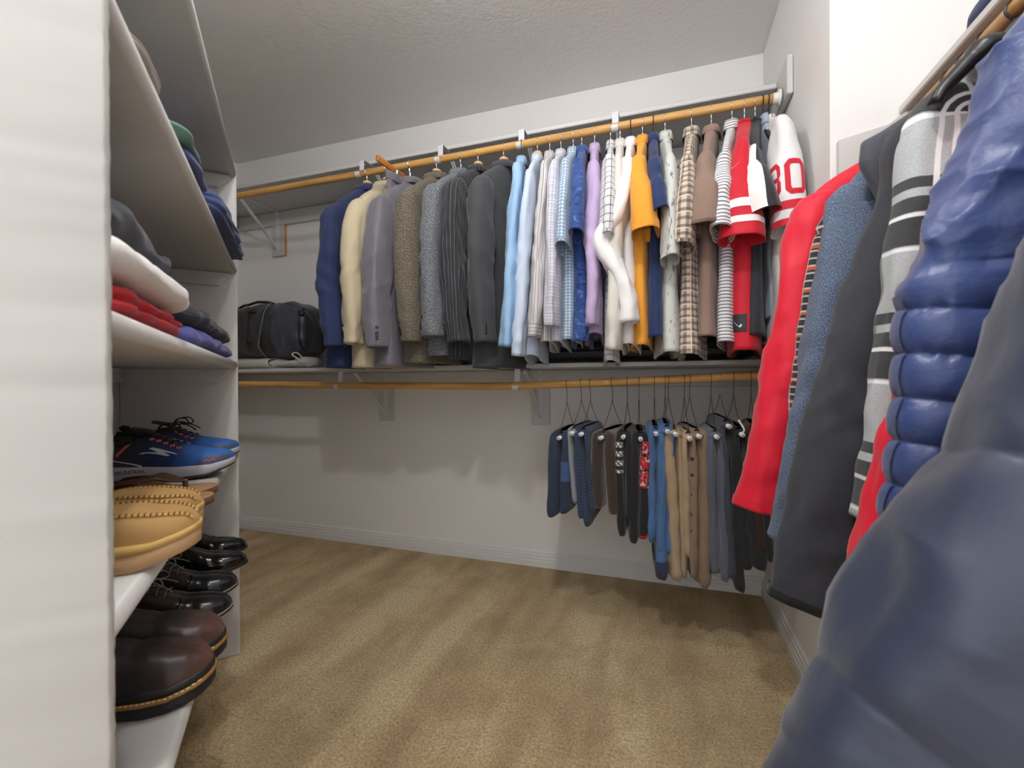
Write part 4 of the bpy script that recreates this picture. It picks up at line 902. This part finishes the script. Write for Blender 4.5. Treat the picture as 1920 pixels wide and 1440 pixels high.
G = np.zeros((16, n+1, 3)); G[..., 0] = x[:, None]; G[..., 1] = np.cos(th)[None]*.10*e[:, None]; G[..., 2] = .027+np.sin(th)[None]*.026*e[:, None]
gmesh('cloth', G, NAVY, r, cap=(True, True))

# ------------------------------------------------------------------ duffel bag and rolled white bag on the lower shelf, far left
BAG = nylon('bag_nylon', C(40, 40, 43), .5); BAGS = nylon('bag_mesh_panel', C(58, 62, 74), .4)
bx0, bx1 = -2.62, pY(592, 620, 2.07)[0]; zb0, zb1 = pY(520, 668, 1.96)[2], pY(520, 566, 1.96)[2]
r = thing('duffel_bag', 'slouching black nylon duffel bag lying on a rolled white bag', 'bag', ((bx0+bx1)/2, 2.09, zb0))
hx = (bx1-bx0)/2; hz = (zb1-zb0)/2
n = 48; m = 70; x = np.linspace(-1, 1, m); th = np.linspace(0, 2*PI, n+1)
ca, sa = np.cos(th), np.sin(th); ca = np.sign(ca)*np.abs(ca)**.6; sa = np.sign(sa)*np.abs(sa)**.6
e = np.clip(1-np.abs(x)**9, .02, 1)**.45
G = np.zeros((m, n+1, 3)); G[..., 0] = x[:, None]*hx; G[..., 1] = ca[None]*.145*e[:, None]; G[..., 2] = hz+sa[None]*hz*e[:, None]*(1+.06*np.sin(x*2.2+.4))[:, None]
N = gnormals(G); c = np.array([0, 0, hz]); N *= np.sign((N*(G-c)).sum(2))[..., None]
dsp = .007*snoise(G[..., 0], G[..., 1], G[..., 2], 61, 7)+.007*(1-np.abs(snoise(G[..., 0]+.4*G[..., 2], G[..., 1], G[..., 2], 62, 9)))*np.clip((x-.0)/.4, .25, 1)[:, None]
lowz = np.clip((G[..., 2]-.01)/.03, 0, 1); G = G+N*(dsp*lowz)[..., None]; G[:, -1] = G[:, 0]
gmesh('body', G, BAG, r, cap=(True, True))
# columns: front face (y negative) is around th = pi -> column n/2
f = n/2
decal('front_pocket', G, 8, 36, f-6, f+6, BAG, r, .010, 24, 16)
decal('side_panel', G, 52, 67, f-6, f+7, BAGS, r, .004, 20, 16)
decal('piping', G, 45.5, 47, f-9, f+9, BLACKP, r, .008, 3, 30)
def ribbon(name, pts, r_, mat, parent): return MB().tube(spline(pts, 30), r_, 8).build(name, mat, parent, True)
def on(G, i, j, off=.006):
    N = gnormals(G)[int(i), int(j)]; p = G[int(i), int(j)]; c = G[int(i)].mean(0); N = N*np.sign(N@(p-c)); return p+N*off
ribbon('zipper', [on(G, 46+2*math.sin(k*.5), f-9+k*1.6, .010) for k in range(12)], .0028, plain('zip_grey', C(120, 120, 124), .4), r)
ribbon('handle', [on(G, 12+i*3.2, f-11.5, .008+.026*math.sin(PI*i/9)) for i in range(10)], .008, BLACKP, r)
ribbon('seam', [on(G, 4+i*4, f-3.5, .004) for i in range(10)], .002, BLACKP, r)
ribbon('seam', [on(G, 4+i*4, f+2, .004) for i in range(10)], .002, BLACKP, r)
ribbon('compression_strap', [on(G, 66, f-8+i*1.8, .005) for i in range(10)], .006, BLACKP, r)
p = on(G, 66, f-4, .012); MB().box(p[0]-.014, p[0]+.022, p[1]-.01, p[1]+.01, p[2]-.012, p[2]+.014, .004).build('buckle', BLACKP, r)
PLAS = nylon('white_bag_fabric', C(206, 203, 196), .5)
zr0 = 1.0505; hr_ = (zb0-zr0)/2+.004
r = thing('rolled_bag', 'rolled white fabric bag with crumpled open end under the black duffel', 'bag', ((bx0+bx1)/2, 2.03, zr0))
m = 60; x = np.linspace(-hx, hx*.40, m); G = np.zeros((m, n+1, 3)); cc = np.cos(th); ss = np.sin(th)
G[..., 0] = x[:, None]; G[..., 1] = np.sign(cc)*np.abs(cc)**.7*.085; G[..., 2] = .031+.030*np.sign(ss)*np.abs(ss)**.8
G[..., 2] += .0015*snoise(G[..., 0], G[..., 1], G[..., 2], 71, 10)
inn = []
for k, (dx, s_) in enumerate(((.002, .95), (-.03, .86), (-.08, .7))):
    q_ = G[-1].copy(); c = q_.mean(0); q_ = c+(q_-c)*s_; q_[:, 0] += dx; inn.append(q_)
gmesh('roll', np.concatenate([G, np.array(inn)]), PLAS, r, cap=(True, True))
m2 = 40; x = np.linspace(hx*.30, hx*1.0, m2); G2 = np.zeros((m2, n+1, 3)); q = np.linspace(0, 1, m2)
G2[..., 0] = x[:, None]; G2[..., 1] = cc[None]*(.060+.02*q)[:, None]+.01; G2[..., 2] = (.026+.012*q**2)[:, None]+ss[None]*(.020+.006*np.sin(q*9))[:, None]
N = gnormals(G2); N *= np.sign((N*(G2-G2.mean(1, keepdims=True))).sum(2))[..., None]
G2 = G2+N*(.007*(1-np.abs(snoise(G2[..., 0]*.7, G2[..., 1], G2[..., 2], 73, 13))))[..., None]; G2[..., 2] = np.maximum(G2[..., 2], .002); G2[:, -1] = G2[:, 0]
gmesh('crumpled_end', G2, PLAS, r, cap=(True, True))
ribbon('drawstring', [(hx*.98, -.05, .02), (hx*.94, -.07, .05), (hx*.86, -.08, .075), (hx*.9, -.06, .085), (hx*.97, -.04, .05)], .004, PLAS, r)

# ------------------------------------------------------------------ shoes
OUTL = ([0, .015, .05, .12, .25, .40, .55, .68, .80, .89, .95, .985, 1.0], [.18, .42, .64, .74, .72, .70, .82, .96, 1.0, .86, .62, .34, .06])
OUTP = ([0, .015, .05, .12, .25, .40, .55, .68, .80, .89, .95, .985, 1.0], [.18, .42, .64, .74, .72, .70, .84, 1.0, .92, .68, .46, .27, .08])
def shoe(name, label, group, toe, zs, L, W, dang, P):
    """toe = pixel of the toe tip; zs = shelf top; x axis heel to toe, -y faces the camera side"""
    tp = pZ(toe[0], toe[1], zs+P.get('tz', .03)); a = PI/4+dang; dr = np.array([math.cos(a), math.sin(a)])
    loc = (tp[0]-dr[0]*L, tp[1]-dr[1]*L, zs+.0004)
    r = thing(name, label, 'shoe' if 'cat' not in P else P['cat'], loc, a, group)
    ot = P.get('out', OUTL); wf = lambda s: np.interp(s, *ot)*W/2
    s = np.concatenate([np.linspace(0, .06, 8)**1, np.linspace(.06, .9, 46)[1:], 1-(np.linspace(.1**.5, 0, 14)**2)[1:]]); m = len(s)
    zt = np.interp(s, *zip(*P['ztop'])); zb = np.interp(s, *zip(*P['zbot']))
    # sole layers
    for (nm, f0, f1, ex, mt) in P['sole']:
        G = np.zeros((m, 13, 3))
        for i in range(m):
            w_ = wf(s[i])*ex+.0006; z0 = zb[i]+(zt[i]-zb[i])*f0; z1 = zb[i]+(zt[i]-zb[i])*f1; b = min(.003, (z1-z0)*.3)
            pr = [(-w_+b, z0), (-w_, z0+b), (-w_, (z0+z1)/2), (-w_, z1-b), (-w_+b, z1), (-w_*.3, z1), (w_*.3, z1), (w_-b, z1), (w_, z1-b), (w_, (z0+z1)/2), (w_, z0+b), (w_-b, z0), (-w_+b, z0)]
            xx = s[i]*L+(ex-1)*(.5 if s[i] > .9 else (-.5 if s[i] < .1 else 0))*W*.5
            for j, (y, z) in enumerate(pr): G[i, j] = (xx, y, z)
        gmesh(nm, G, mt, r, cap=(True, True), flip=True)
    if 'H' not in P: return r, None, wf, L, zt, s
    Ht = np.interp(s, *zip(*P['H'])); so = P['open']; no, ni = 12, 7
    dep = np.clip((so-s)/.03, 0, 1)*(Ht*P.get('cav', .72)); fm = np.where(s < so, np.radians(P.get('fm', 66)), np.radians(89))
    fm = np.interp(s, [0, so-.03, so+.02, 1], [np.radians(P.get('fm', 66))]*2+[np.radians(88.5)]*2)
    px = P.get('px', .8); pz = P.get('pz', .8)
    def arc(i, ph): return -wf(s[i])*.97*np.abs(np.cos(ph))**px, zt[i]-.002+Ht[i]*np.abs(np.sin(ph))**pz
    G = np.zeros((m, 2*no+ni, 3))
    for i in range(m):
        phs = np.linspace(0, fm[i], no); ys, zz = arc(i, phs)
        ye, ze = ys[-1], zz[-1]; inn = []
        for k in range(ni):
            u = (k+1)/(ni+1); yy = ye*(1-2*u); q = math.sin(PI*min(u, 1-u)/.5*.5) if ni else 0
            inn.append((yy*.96, ze-.0008-dep[i]*min(1, q*1.25)))
        row = list(zip(ys, zz))+inn+list(zip(-ys[::-1], zz[::-1]))
        for j, (y, z) in enumerate(row): G[i, j] = (s[i]*L, y, z)
    if P.get('crease'):
        amp, c0, c1 = P['crease']; on_ = np.clip((s-c0)/.05, 0, 1)*np.clip((c1-s)/.05, 0, 1)
        G[..., 2] -= (on_[:, None]*amp*np.abs(np.sin(2*PI*(s[:, None]*L/.016+.25*np.abs(np.linspace(-1, 1, G.shape[1])))+.7*snoise(G[..., 0], G[..., 1], G[..., 2], 3, 20))))*np.clip((G[..., 2]-zt[:, None])/.02, 0, 1)
    G[..., 1] += .0012*snoise(G[..., 0], G[..., 1], G[..., 2], int(toe[0]), 12)*np.clip((G[..., 2]-zt[:, None])/.01, 0, 1)
    gmesh('upper', G, P['mat'], r, cap=(True, True), flip=True)
    def surf(ss, ph, off=.0015):
        i = int(np.clip(np.interp(ss, s, np.arange(m)), 0, m-2)); f = np.interp(ss, s, np.arange(m))-i
        def one(i, p_): 
            y, z = arc(i, abs(p_)); return np.array([s[i]*L, y if p_ >= 0 else -y, z])
        g = lambda a_, p_: one(i, p_)*(1-f)+one(i+1, p_)*f
        p = g(ss, ph); c = np.array([p[0], 0, zt[i]]); nn = p-c; nn[0] = 0; nn /= np.linalg.norm(nn)+1e-9; return p+nn*off
    return r, surf, wf, L, zt, s
def spoly(name, surf, quads, mat, r, off=.002, sub=3):
    V = []; F = []
    for qd in quads:
        a, b, c, d = [np.array(p, float) for p in qd]; m = sub+1; o = len(V)
        for u in np.linspace(0, 1, m):
            for t in np.linspace(0, 1, m):
                p = (a*(1-u)+d*u)*(1-t)+(b*(1-u)+c*u)*t; V.append(surf(p[0], p[1], off))
        for u in range(m-1):
            for t in range(m-1): F.append((o+u*m+t, o+u*m+t+1, o+(u+1)*m+t+1, o+(u+1)*m+t))
    return raw(name, V, F, mat, r)
def stripq(pts, w):          # polyline in (s, phi) to quads with half widths
    q = []
    for i in range(len(pts)-1):
        a, b = np.array(pts[i]), np.array(pts[i+1]); n = np.array([-(b-a)[1]*.08, (b-a)[0]/.08]); n = n/np.hypot(n[0]*12, n[1])*w
        q.append((a-n*(1, 1), b-n, b+n, a+n))
    return q
def laces(r, surf, s0, s1, n, mat, rad=.0016, eye=None, bow=True, half=.55):
    for k in range(n):
        sk = s0+(s1-s0)*k/(n-1); pts = [surf(sk+(.012 if j > 3 else 0), PI/2-half*(1-j/3.) if j <= 3 else -(PI/2-half*((j-3)/3.)), .004) for j in range(7)]
        MB().tube(spline(pts, 18), rad, 6).build('lace', mat, r, True)
        if eye:
            for sg in (1, -1):
                p = surf(sk, sg*(PI/2-half-.05), .002); MB().box(p[0]-.005, p[0]+.005, p[1]-.003, p[1]+.003, p[2]-.003, p[2]+.003, .001).build('eyelet', eye, r)
    if bow:
        b0 = surf(s0+.01, PI/2-.05, .006)
        for sg in (1, -1):
            MB().tube(spline([b0, b0+(.012, -.012*sg, .018), b0+(.036, -.026*sg, .020), b0+(.044, -.030*sg, .004), b0+(.022, -.016*sg, .004), b0], 26), rad, 6).build('lace_loop', mat, r, True)
            MB().tube(spline([b0, b0+(.016, -.008*sg, .010), b0+(.045, -.022*sg, -.002), b0+(.062, -.03*sg, -.014)], 18), rad, 6).build('lace_end', mat, r, True)
Z4, Z5 = .7274, .3974
# blue running shoes
def sneaker_mat():
    m = NT('sneaker_mesh'); tc = m.n('ShaderNodeTexCoord').outputs['Object']; sp = m.n('ShaderNodeSeparateXYZ'); m.l(tc, sp.inputs[0])
    n = m.noise(tc, 25, 2); x = m.math('ADD', sp.outputs[0], m.math('MULTIPLY', m.math('SUBTRACT', n, .5), .05))
    c = m.ramp(m.math('DIVIDE', x, .30), [(.0, C(48, 48, 54)), (.28, C(44, 44, 54)), (.42, C(30, 42, 78)), (.60, C(32, 58, 118)), (.72, C(44, 104, 186)), (.9, C(48, 108, 188))])
    v = m.n('ShaderNodeTexVoronoi'); v.inputs['Scale'].default_value = 420; m.l(tc, v.inputs['Vector'])
    m.l(m.mix(m.math('MULTIPLY', v.outputs[0], .45), c, C(14, 22, 46)), m.b.inputs['Base Color']); m.b.inputs['Roughness'].default_value = .7; m.bump(v.outputs[0], .3, .001); return m.m
SNK = sneaker_mat(); MIDS = painted('midsole_foam', C(176, 176, 184), .6, 120, .1, .001); RUB = plain('black_rubber', C(30, 31, 34), .6)
OVER = plain('toe_overlay', C(70, 78, 106), .55); PINK = plain('coral_trim', C(206, 96, 92), .6); LACEB = plain('black_lace', C(24, 22, 22), .8); SILV = plain('silver_print', C(206, 208, 214), .35); INK = plain('sole_print_ink', C(44, 40, 42), .7); TONG = cloth('black_padding', C(36, 34, 34), .9)
SNP = dict(ztop=[(0, .046), (.3, .040), (.6, .034), (.85, .036), (1, .046)], zbot=[(0, .006), (.1, 0), (.6, 0), (.82, .006), (1, .028)], sole=[('outsole', 0, .22, 1.02, RUB), ('midsole', .22, 1.0, 1.06, MIDS)],
           H=[(0, .052), (.06, .066), (.22, .056), (.34, .070), (.42, .080), (.5, .072), (.6, .056), (.75, .043), (.88, .034), (.97, .020), (1, .006)], open=.40, mat=SNK, tz=.036, fm=70, px=.7)
def sneaker(toe, label, dang):
    r, surf, wf, L, zt, s = shoe('running_shoe', label, 'pair of blue running shoes', toe, Z4, .305, .108, dang, SNP)
    MB().tube(spline([(L*.10, 0, .10), (L*.08, .0, .112), (L*.06, 0, .108)], 8), .012, 8).build('heel_pad', TONG, r, True)
    pts = [surf(sx, ph, .0) for sx, ph in ((.30, 1.15), (.22, 1.12), (.12, 1.10), (.04, 1.10))]
    for sg in (1, -1): MB().tube(spline([p*np.array([1, sg, 1]) for p in pts], 22), .0075, 10).build('collar_padding', TONG, r, True)
    G = np.zeros((12, 9, 3))
    for i, sx in enumerate(np.linspace(.36, .58, 12)):
        for j, ph in enumerate(np.linspace(-.5, .5, 9)): p = surf(sx, (PI/2-abs(ph))*(1 if ph <= 0 else -1), .003); G[i, j] = p+np.array([-.02*max(0, .44-sx)/.08, 0, .022*max(0, .46-sx)/.1])
    gmesh('tongue', G, TONG, r)
    for sg in (1, -1):
        spoly('toe_overlay', surf, [((.74, .02*sg), (.99, .02*sg), (.985, .75*sg), (.80, .50*sg))], OVER, r, .0012, 6)
        spoly('heel_stripe', surf, stripq([(.30, 1.0*sg), (.22, .42*sg)], .09), PINK, r, .0016)
        spoly('s_mark', surf, [((.36, .36*sg), (.55, .36*sg), (.565, .42*sg), (.385, .40*sg)), ((.51, .36*sg), (.57, .40*sg), (.50, .55*sg), (.43, .54*sg)), ((.425, .50*sg), (.62, .52*sg), (.60, .585*sg), (.445, .585*sg))], SILV, r, .002)
        pk = [(.80, .16), (.825, .30), (.84, .20), (.86, .34), (.875, .20)]
        spoly('peak_mark', surf, stripq([(a_, b_*sg) for a_, b_ in pk], .03), PINK, r, .0022, 2)
        spoly('stitch_line', surf, stripq([(.03, .40*sg), (.15, .28*sg), (.30, .10*sg), (.38, .02*sg)], .016), SILV, r, .0012)
    laces(r, surf, .44, .62, 5, LACEB, .0019, PINK)
    fc = bpy.data.curves.new('lettering', 'FONT'); fc.body = 'GORUNTRAIL'; fc.size = .0125; fc.extrude = 0; fc.space_character = .95
    fo = bpy.data.objects.new('tmp', fc); COL.objects.link(fo); dg = bpy.context.evaluated_depsgraph_get(); me = bpy.data.meshes.new_from_object(fo.evaluated_get(dg)); bpy.data.objects.remove(fo)
    x0 = L*.09+.022
    for v in me.vertices:
        x = x0+v.co.x; v.co = (x, -(wf(x/L)*1.06+.0014), .024+v.co.y)
    me.materials.clear(); link('lettering', me, INK, r, False)
    return r
sneaker((449, 842), 'blue and black running shoe against the far panel, half hidden by its mate', -.03)
sneaker((440, 862), 'blue and black running shoe with silver S mark, nearer of the pair', -.02)
# flip-flops
FOOT = leather('tan_footbed', C(166, 128, 96), C(140, 104, 76), .6, .3); FFS = plain('brown_foam', C(96, 70, 52), .8); STRAP = leather('brown_strap', C(96, 66, 44), C(70, 46, 30), .35)
def flip(toe, label, dang):
    L, W = .285, .104
    r, _, wf, L, zt, s = shoe('flip_flop', label, 'pair of leather flip-flops', toe, Z4, L, W, dang, dict(cat='sandal', tz=.018, ztop=[(0, .030), (.3, .027), (.8, .020), (1, .024)], zbot=[(0, .003), (.1, 0), (.85, 0), (1, .008)], sole=[('sole', 0, .72, 1.0, FFS), ('footbed', .72, 1, .99, FOOT)]))
    pst = np.array([.80*L, 0, .028])
    MB().tube([tuple(pst-(0, 0, .008)), tuple(pst+(0, 0, .012))], .005, 8).build('toe_post', STRAP, r, True)
    for sg in (1, -1):
        y1 = wf(.42)*sg
        P = spline([pst+(0, 0, .008), (L*.70, .018*sg, .042), (L*.58, y1*.72, .048), (L*.46, y1*1.0, .038), (L*.40, y1*1.0, .018)], 26); w_ = np.interp(np.linspace(0, 1, 26), [0, .3, 1], [.006, .012, .019])
        gmesh('strap', sweep(P, .0022, w_, 12, bvec=(1, .25*sg, 0), ex=.7), STRAP, r, cap=(True, True))
    return r
flip((408, 913), 'tan leather flip-flop, the farther one, between running shoe and slippers', -.02)
flip((401, 931), 'tan leather flip-flop, the nearer one, beside the suede slippers', -.05)
# suede slippers
SUE = leather('tan_suede', C(184, 148, 98), C(158, 122, 76), .95, .15); SUT = leather('suede_trim', C(206, 172, 108), C(188, 152, 90), .9, .15); SSO = painted('crepe_sole', C(190, 154, 112), .8, 60, .3, .002); FUR = cloth('fleece_lining', C(206, 182, 146), 1, gscale=200, bump=1)
STT = plain('brown_thread', C(116, 78, 40), .9)
SLP = dict(out=OUTL, ztop=[(0, .032), (.5, .030), (.85, .032), (1, .042)], zbot=[(0, .004), (.06, 0), (.78, 0), (1, .016)], sole=[('sole', 0, .80, 1.03, SSO), ('sole_trim', .78, 1.12, 1.07, SUT)],
           H=[(0, .036), (.08, .042), (.28, .028), (.42, .026), (.52, .036), (.62, .045), (.75, .044), (.87, .036), (.95, .025), (.99, .012), (1, .004)], open=.50, mat=SUE, tz=.040, fm=64, px=.55, pz=.75, cav=.6)
def slipper(toe, label, dang):
    r, surf, wf, L, zt, s = shoe('slipper', label, 'pair of suede slippers', toe, Z4, .30, .118, dang, dict(SLP, cat='slipper'))
    for sg in (1, -1):
        ln = [(.98, .9), (.95, 1.12), (.88, 1.10), (.78, 1.06), (.66, 1.04), (.56, 1.06), (.46, 1.08), (.36, 1.08), (.2, 1.06), (.08, 1.06)]
        P = spline([surf(a_, b_*sg, .001) for a_, b_ in ln], 90); MB().tube(P, .0022, 6).build('seam', SUT, r, True)
        b = MB()
        for k in range(2, 86, 2):
            p = P[k]; b.box(p[0]-.0008, p[0]+.0008, p[1]-.0034, p[1]+.0034, p[2]-.0002, p[2]+.0030)
        o = b.build('stitching', STT, r); o['kind'] = 'stuff'
    G = np.zeros((14, 9, 3))
    for i, sx in enumerate(np.linspace(.06, .52, 14)):
        for j, y in enumerate(np.linspace(-1, 1, 9)): G[i, j] = (sx*L, y*wf(sx)*.78, np.interp(sx, s, zt)+.008+.010*abs(y)**3)
    gmesh('lining', G, FUR, r)
    return r
slipper((380, 946), 'tan suede slipper, the farther one with stitched moccasin seam', .0)
slipper((376, 980), 'tan suede slipper, the nearer one at the shelf front', .0)
# dress shoes
BLK = leather('black_polished_leather', C(24, 24, 28), C(14, 14, 17), .16, .6); SOLB = plain('black_sole', C(22, 22, 24), .6)
DRZ = dict(ztop=[(0, .032), (.25, .030), (.45, .022), (.7, .013), (.9, .015), (1, .020)], zbot=[(0, 0), (.26, 0), (.275, .018), (.5, .012), (.68, .003), (.85, .004), (1, .012)])
DRH = [(0, .05), (.05, .062), (.2, .058), (.34, .068), (.42, .074), (.5, .066), (.62, .053), (.75, .044), (.87, .037), (.95, .027), (.99, .013), (1, .003)]
DRP = dict(out=OUTP, **DRZ, sole=[('sole', 0, 1, 1.06, SOLB)], H=DRH, open=.40, mat=BLK, tz=.022, px=.62, pz=.72, crease=(.0025, .60, .76))
def dress(toe, label, dang):
    r, surf, wf, L, zt, s = shoe('dress_shoe', label, 'pair of black dress shoes', toe, Z5, .305, .104, dang, DRP)
    MB().tube(spline([surf(.56, .15, .001), surf(.52, .7, .001), surf(.48, 1.2, .001), surf(.47, 1.5, .001)], 20), .0012, 6).build('seam', SOLB, r, True)
    return r
dress((463, 1021), 'glossy black dress shoe, the farther one on the bottom shelf', -.04)
dress((464, 1048), 'glossy black dress shoe, the nearer one in front of its mate', -.02)
TWO = leather('two_tone_leather', C(58, 42, 40), C(42, 30, 30), .25, .6, (.185, .2, C(22, 23, 27))); LACG = plain('grey_lace', C(146, 140, 130), .8); WELTG = plain('grey_welt', C(140, 134, 126), .6)
DBP = dict(out=OUTL, **DRZ, sole=[('sole', 0, .72, 1.05, SOLB), ('welt', .74, 1.0, 1.08, WELTG)], H=DRH, open=.38, mat=TWO, tz=.026, px=.6, pz=.7, crease=(.0025, .62, .78))
def derby(toe, label, dang):
    r, surf, wf, L, zt, s = shoe('laced_shoe', label, 'pair of two-tone laced shoes', toe, Z5, .30, .108, dang, DBP)
    laces(r, surf, .40, .56, 4, LACG, .0013, None, True, .45)
    b = MB()
    for k in range(16):
        p = surf(.655+.01*math.sin(k*.5), 1.35-.085*k if k < 16 else 0, .0012); b.box(p[0]-.002, p[0]+.002, p[1]-.0012, p[1]+.0012, p[2]-.0012, p[2]+.0012)
    o = b.build('punched_holes', SOLB, r); o['kind'] = 'stuff'
    return r
derby((446, 1086), 'black and dark brown laced shoe, the farther one with loose laces', -.02)
derby((436, 1126), 'black and dark brown laced shoe, nearer one beside the boots', .0)
BOO = leather('worn_brown_leather', C(62, 54, 58), C(44, 38, 42), .38, .5, (.235, .31, C(100, 70, 58))); WELT = plain('tan_welt', C(150, 110, 56), .6); STW = plain('welt_thread', C(222, 196, 142), .7); RAND = plain('black_rand', C(34, 34, 37), .5)
BTP = dict(out=OUTL, ztop=[(0, .036), (.4, .034), (.8, .032), (1, .038)], zbot=[(0, 0), (.26, 0), (.28, .010), (.5, .006), (.7, 0), (.88, .002), (1, .010)], sole=[('outsole', 0, .70, 1.07, RUB), ('welt', .70, .90, 1.14, WELT), ('rand', .90, 1.35, 1.035, RAND)],
           H=[(0, .09), (.05, .11), (.2, .11), (.34, .105), (.42, .098), (.52, .082), (.64, .068), (.78, .060), (.88, .050), (.95, .036), (.99, .018), (1, .006)], open=.36, mat=BOO, tz=.032, px=.5, pz=.68, crease=(.0022, .56, .70))
def boot(toe, label, dang):
    r, surf, wf, L, zt, s = shoe('leather_boot', label, 'pair of worn brown boots', toe, Z5, .315, .124, dang, BTP)
    b = MB()
    for sg in (1, -1):
        for k in range(34):
            sx = .16+.83*k/34; w_ = wf(sx)*1.085+.0006; w2 = wf(sx+.004)*1.085; z = np.interp(sx, s, zt); zb_ = np.interp(sx, *zip(*BTP['zbot'])); h = zb_+(z-zb_)*.90+.0008
            if sx > .955: continue
            dy = (wf(sx+.012)-wf(sx))*1.08; b.tube([(sx*L-.001, -sg*(w_+.001), h), (sx*L+.0038, -sg*(w_+.001+dy*.6), h)], .0014, 5)
    o = b.build('welt_stitching', STW, r); o['kind'] = 'stuff'
    return r
boot((423, 1192), 'dark brown leather boot with reddish worn toe, the farther one', -.02)
boot((402, 1247), 'dark brown leather boot with tan stitched welt, nearest on the bottom shelf', .0)

# ------------------------------------------------------------------ folded clothes on the shelves
def folded(name, label, cat, p0, p1, d0, d1, z0, h, mat, layers, seed, group, amp=.004, lean=0., drape=0.):
    """p0, p1: far and near t along the unit; d0 front (negative overhangs), d1 rear"""
    tm, dm = (p0+p1)/2, (d0+d1)/2
    r = thing(name, label, cat, unit(tm, dm, z0+.0003), -PI/4, group)
    ht, hd = (p1-p0)/2, (d1-d0)/2; m, n = 60, 56
    x = np.linspace(-1, 1, m); e = np.clip(1-np.abs(x)**8, .0, 1)**.4*.93+.07
    th = np.linspace(-PI, PI, n+1)+PI; th = np.linspace(0, 2*PI, n+1)-PI/2
    ca, sa = np.cos(th), np.sin(th); cy = np.sign(ca)*np.abs(ca)**.42; cz = np.sign(sa)*np.abs(sa)**.65
    G = np.zeros((m, n+1, 3)); zf = (cz+1)/2
    G[..., 0] = x[:, None]*ht*np.ones(n+1)[None]; G[..., 1] = cy[None]*hd*e[:, None]; G[..., 2] = h*.5+cz[None]*h*.5*e[:, None]
    lay = np.abs(np.sin(PI*zf*layers))[None]; front = np.clip(ca, 0, 1)[None]
    G[..., 1] += front*(lay**.5*.010-.010+amp*.8*snoise(G[..., 0], 0*G[..., 0], G[..., 2]*2, seed, 9)); endm = np.clip(np.abs(x)-.6, 0, .4)[:, None]/.4
    G[..., 0] += np.sign(x)[:, None]*endm*(lay**.5*.006-.006)
    top = np.clip(zf-.3, 0, 1)[None]
    wr = 1-np.abs(snoise(G[..., 0], G[..., 1]*.8, G[..., 2]*1.5, seed+1, 7)); G[..., 2] += top*(amp*1.6*wr*e[:, None]-amp*.8+lean*h*x[:, None])
    G[..., 2] -= np.clip((G[..., 1]-(hd-.035))/.035, 0, 1)**2*drape
    G[..., 2] = np.where(G[..., 1] > hd+d0-.012 if d0 < 0 else False, G[..., 2], np.maximum(G[..., 2], .0008)); G[:, -1] = G[:, 0]
    o = gmesh('cloth', G, mat, r, cap=(True, True), flip=False)
    return r, G
FG = 'folded clothes on the left shelves'
Z3, Z2 = 1.0475, 1.3825
tn = lambda x, y: unit_t(x, y)[0]
BKC = cloth('black_jersey_knit', C(52, 54, 64), .9); WHC = cloth('white_fleece', C(232, 231, 229), .95, gscale=300); RDC = cloth('red_tee_cotton', C(206, 36, 52), .85)
PUC = cloth('blue_violet_cotton', C(76, 80, 146), .85); BPC = cloth('black_polo_pique', C(40, 44, 52), .9, bands=[('u', .009, .0014, 0, C(90, 96, 104), .5)])
NVC = cloth('navy_folded_cotton', C(62, 74, 116), .85); GRC = cloth('green_cotton', C(96, 134, 116), .9); BLC = cloth('slate_blue_cotton', C(72, 82, 128), .9); GYC = cloth('light_grey_fleece', C(196, 192, 188), .95)
ta, tb_ = tn(368, 640), 1.262
folded('folded_shirt', 'red folded shirt at the bottom of the near stack on the middle shelf', 'shirt', ta, tb_, .008, .26, Z3, .042, RDC, 2, 11, FG, .006)
folded('folded_sweater', 'white folded sweater between the red shirt and the dark one', 'sweater', ta+.004, tb_, -.004, .25, Z3+.043, .050, WHC, 1, 13, FG, .006, .12)
folded('folded_sweatshirt', 'charcoal black folded sweatshirt on top of the white sweater', 'sweatshirt', tn(352, 590), tb_, .012, .24, Z3+.095, .050, BKC, 1, 17, FG, .007, .30)
ta, tb2 = .022, tn(372, 640)-.004
folded('folded_shirt', 'blue-violet folded shirt under the black polo, by the far panel', 'shirt', ta+.004, tb2+.01, .006, .25, Z3, .046, PUC, 1, 19, FG, .006)
r, G = folded('folded_polo', 'black folded polo shirt with small white mark, by the far panel', 'shirt', ta, tb2-.004, .010, .25, Z3+.047, .050, BPC, 1, 23, FG, .005)
i, j = 36, 22; d_ = decal('white_mark', G, 33, 42, 19.5, 22.5, WHT, r, .002, 4, 4)
folded('folded_trousers', 'navy folded clothes bulging over the edge of the second shelf', 'trousers', .022, tn(400, 420), -.030, .22, Z2, .078, NVC, 3, 29, FG, .006, 0, .022)
folded('folded_shirt', 'slate blue folded shirt under the green one on second shelf', 'shirt', tn(388, 385), tn(352, 305), -.006, .22, Z2, .030, BLC, 1, 31, FG, .004, 0, .006)
folded('folded_shirt', 'green folded shirt lying on the slate blue one', 'shirt', tn(380, 365), tn(345, 295), -.004, .22, Z2+.0305, .026, GRC, 1, 37, FG, .004, 0, .003)
folded('folded_blanket', 'light grey folded blanket high on the second shelf, nearest end', 'blanket', tn(312, 232), tn(250, 90), -.001, .24, Z2, .019, GYC, 2, 41, FG, .004, 0, .003)
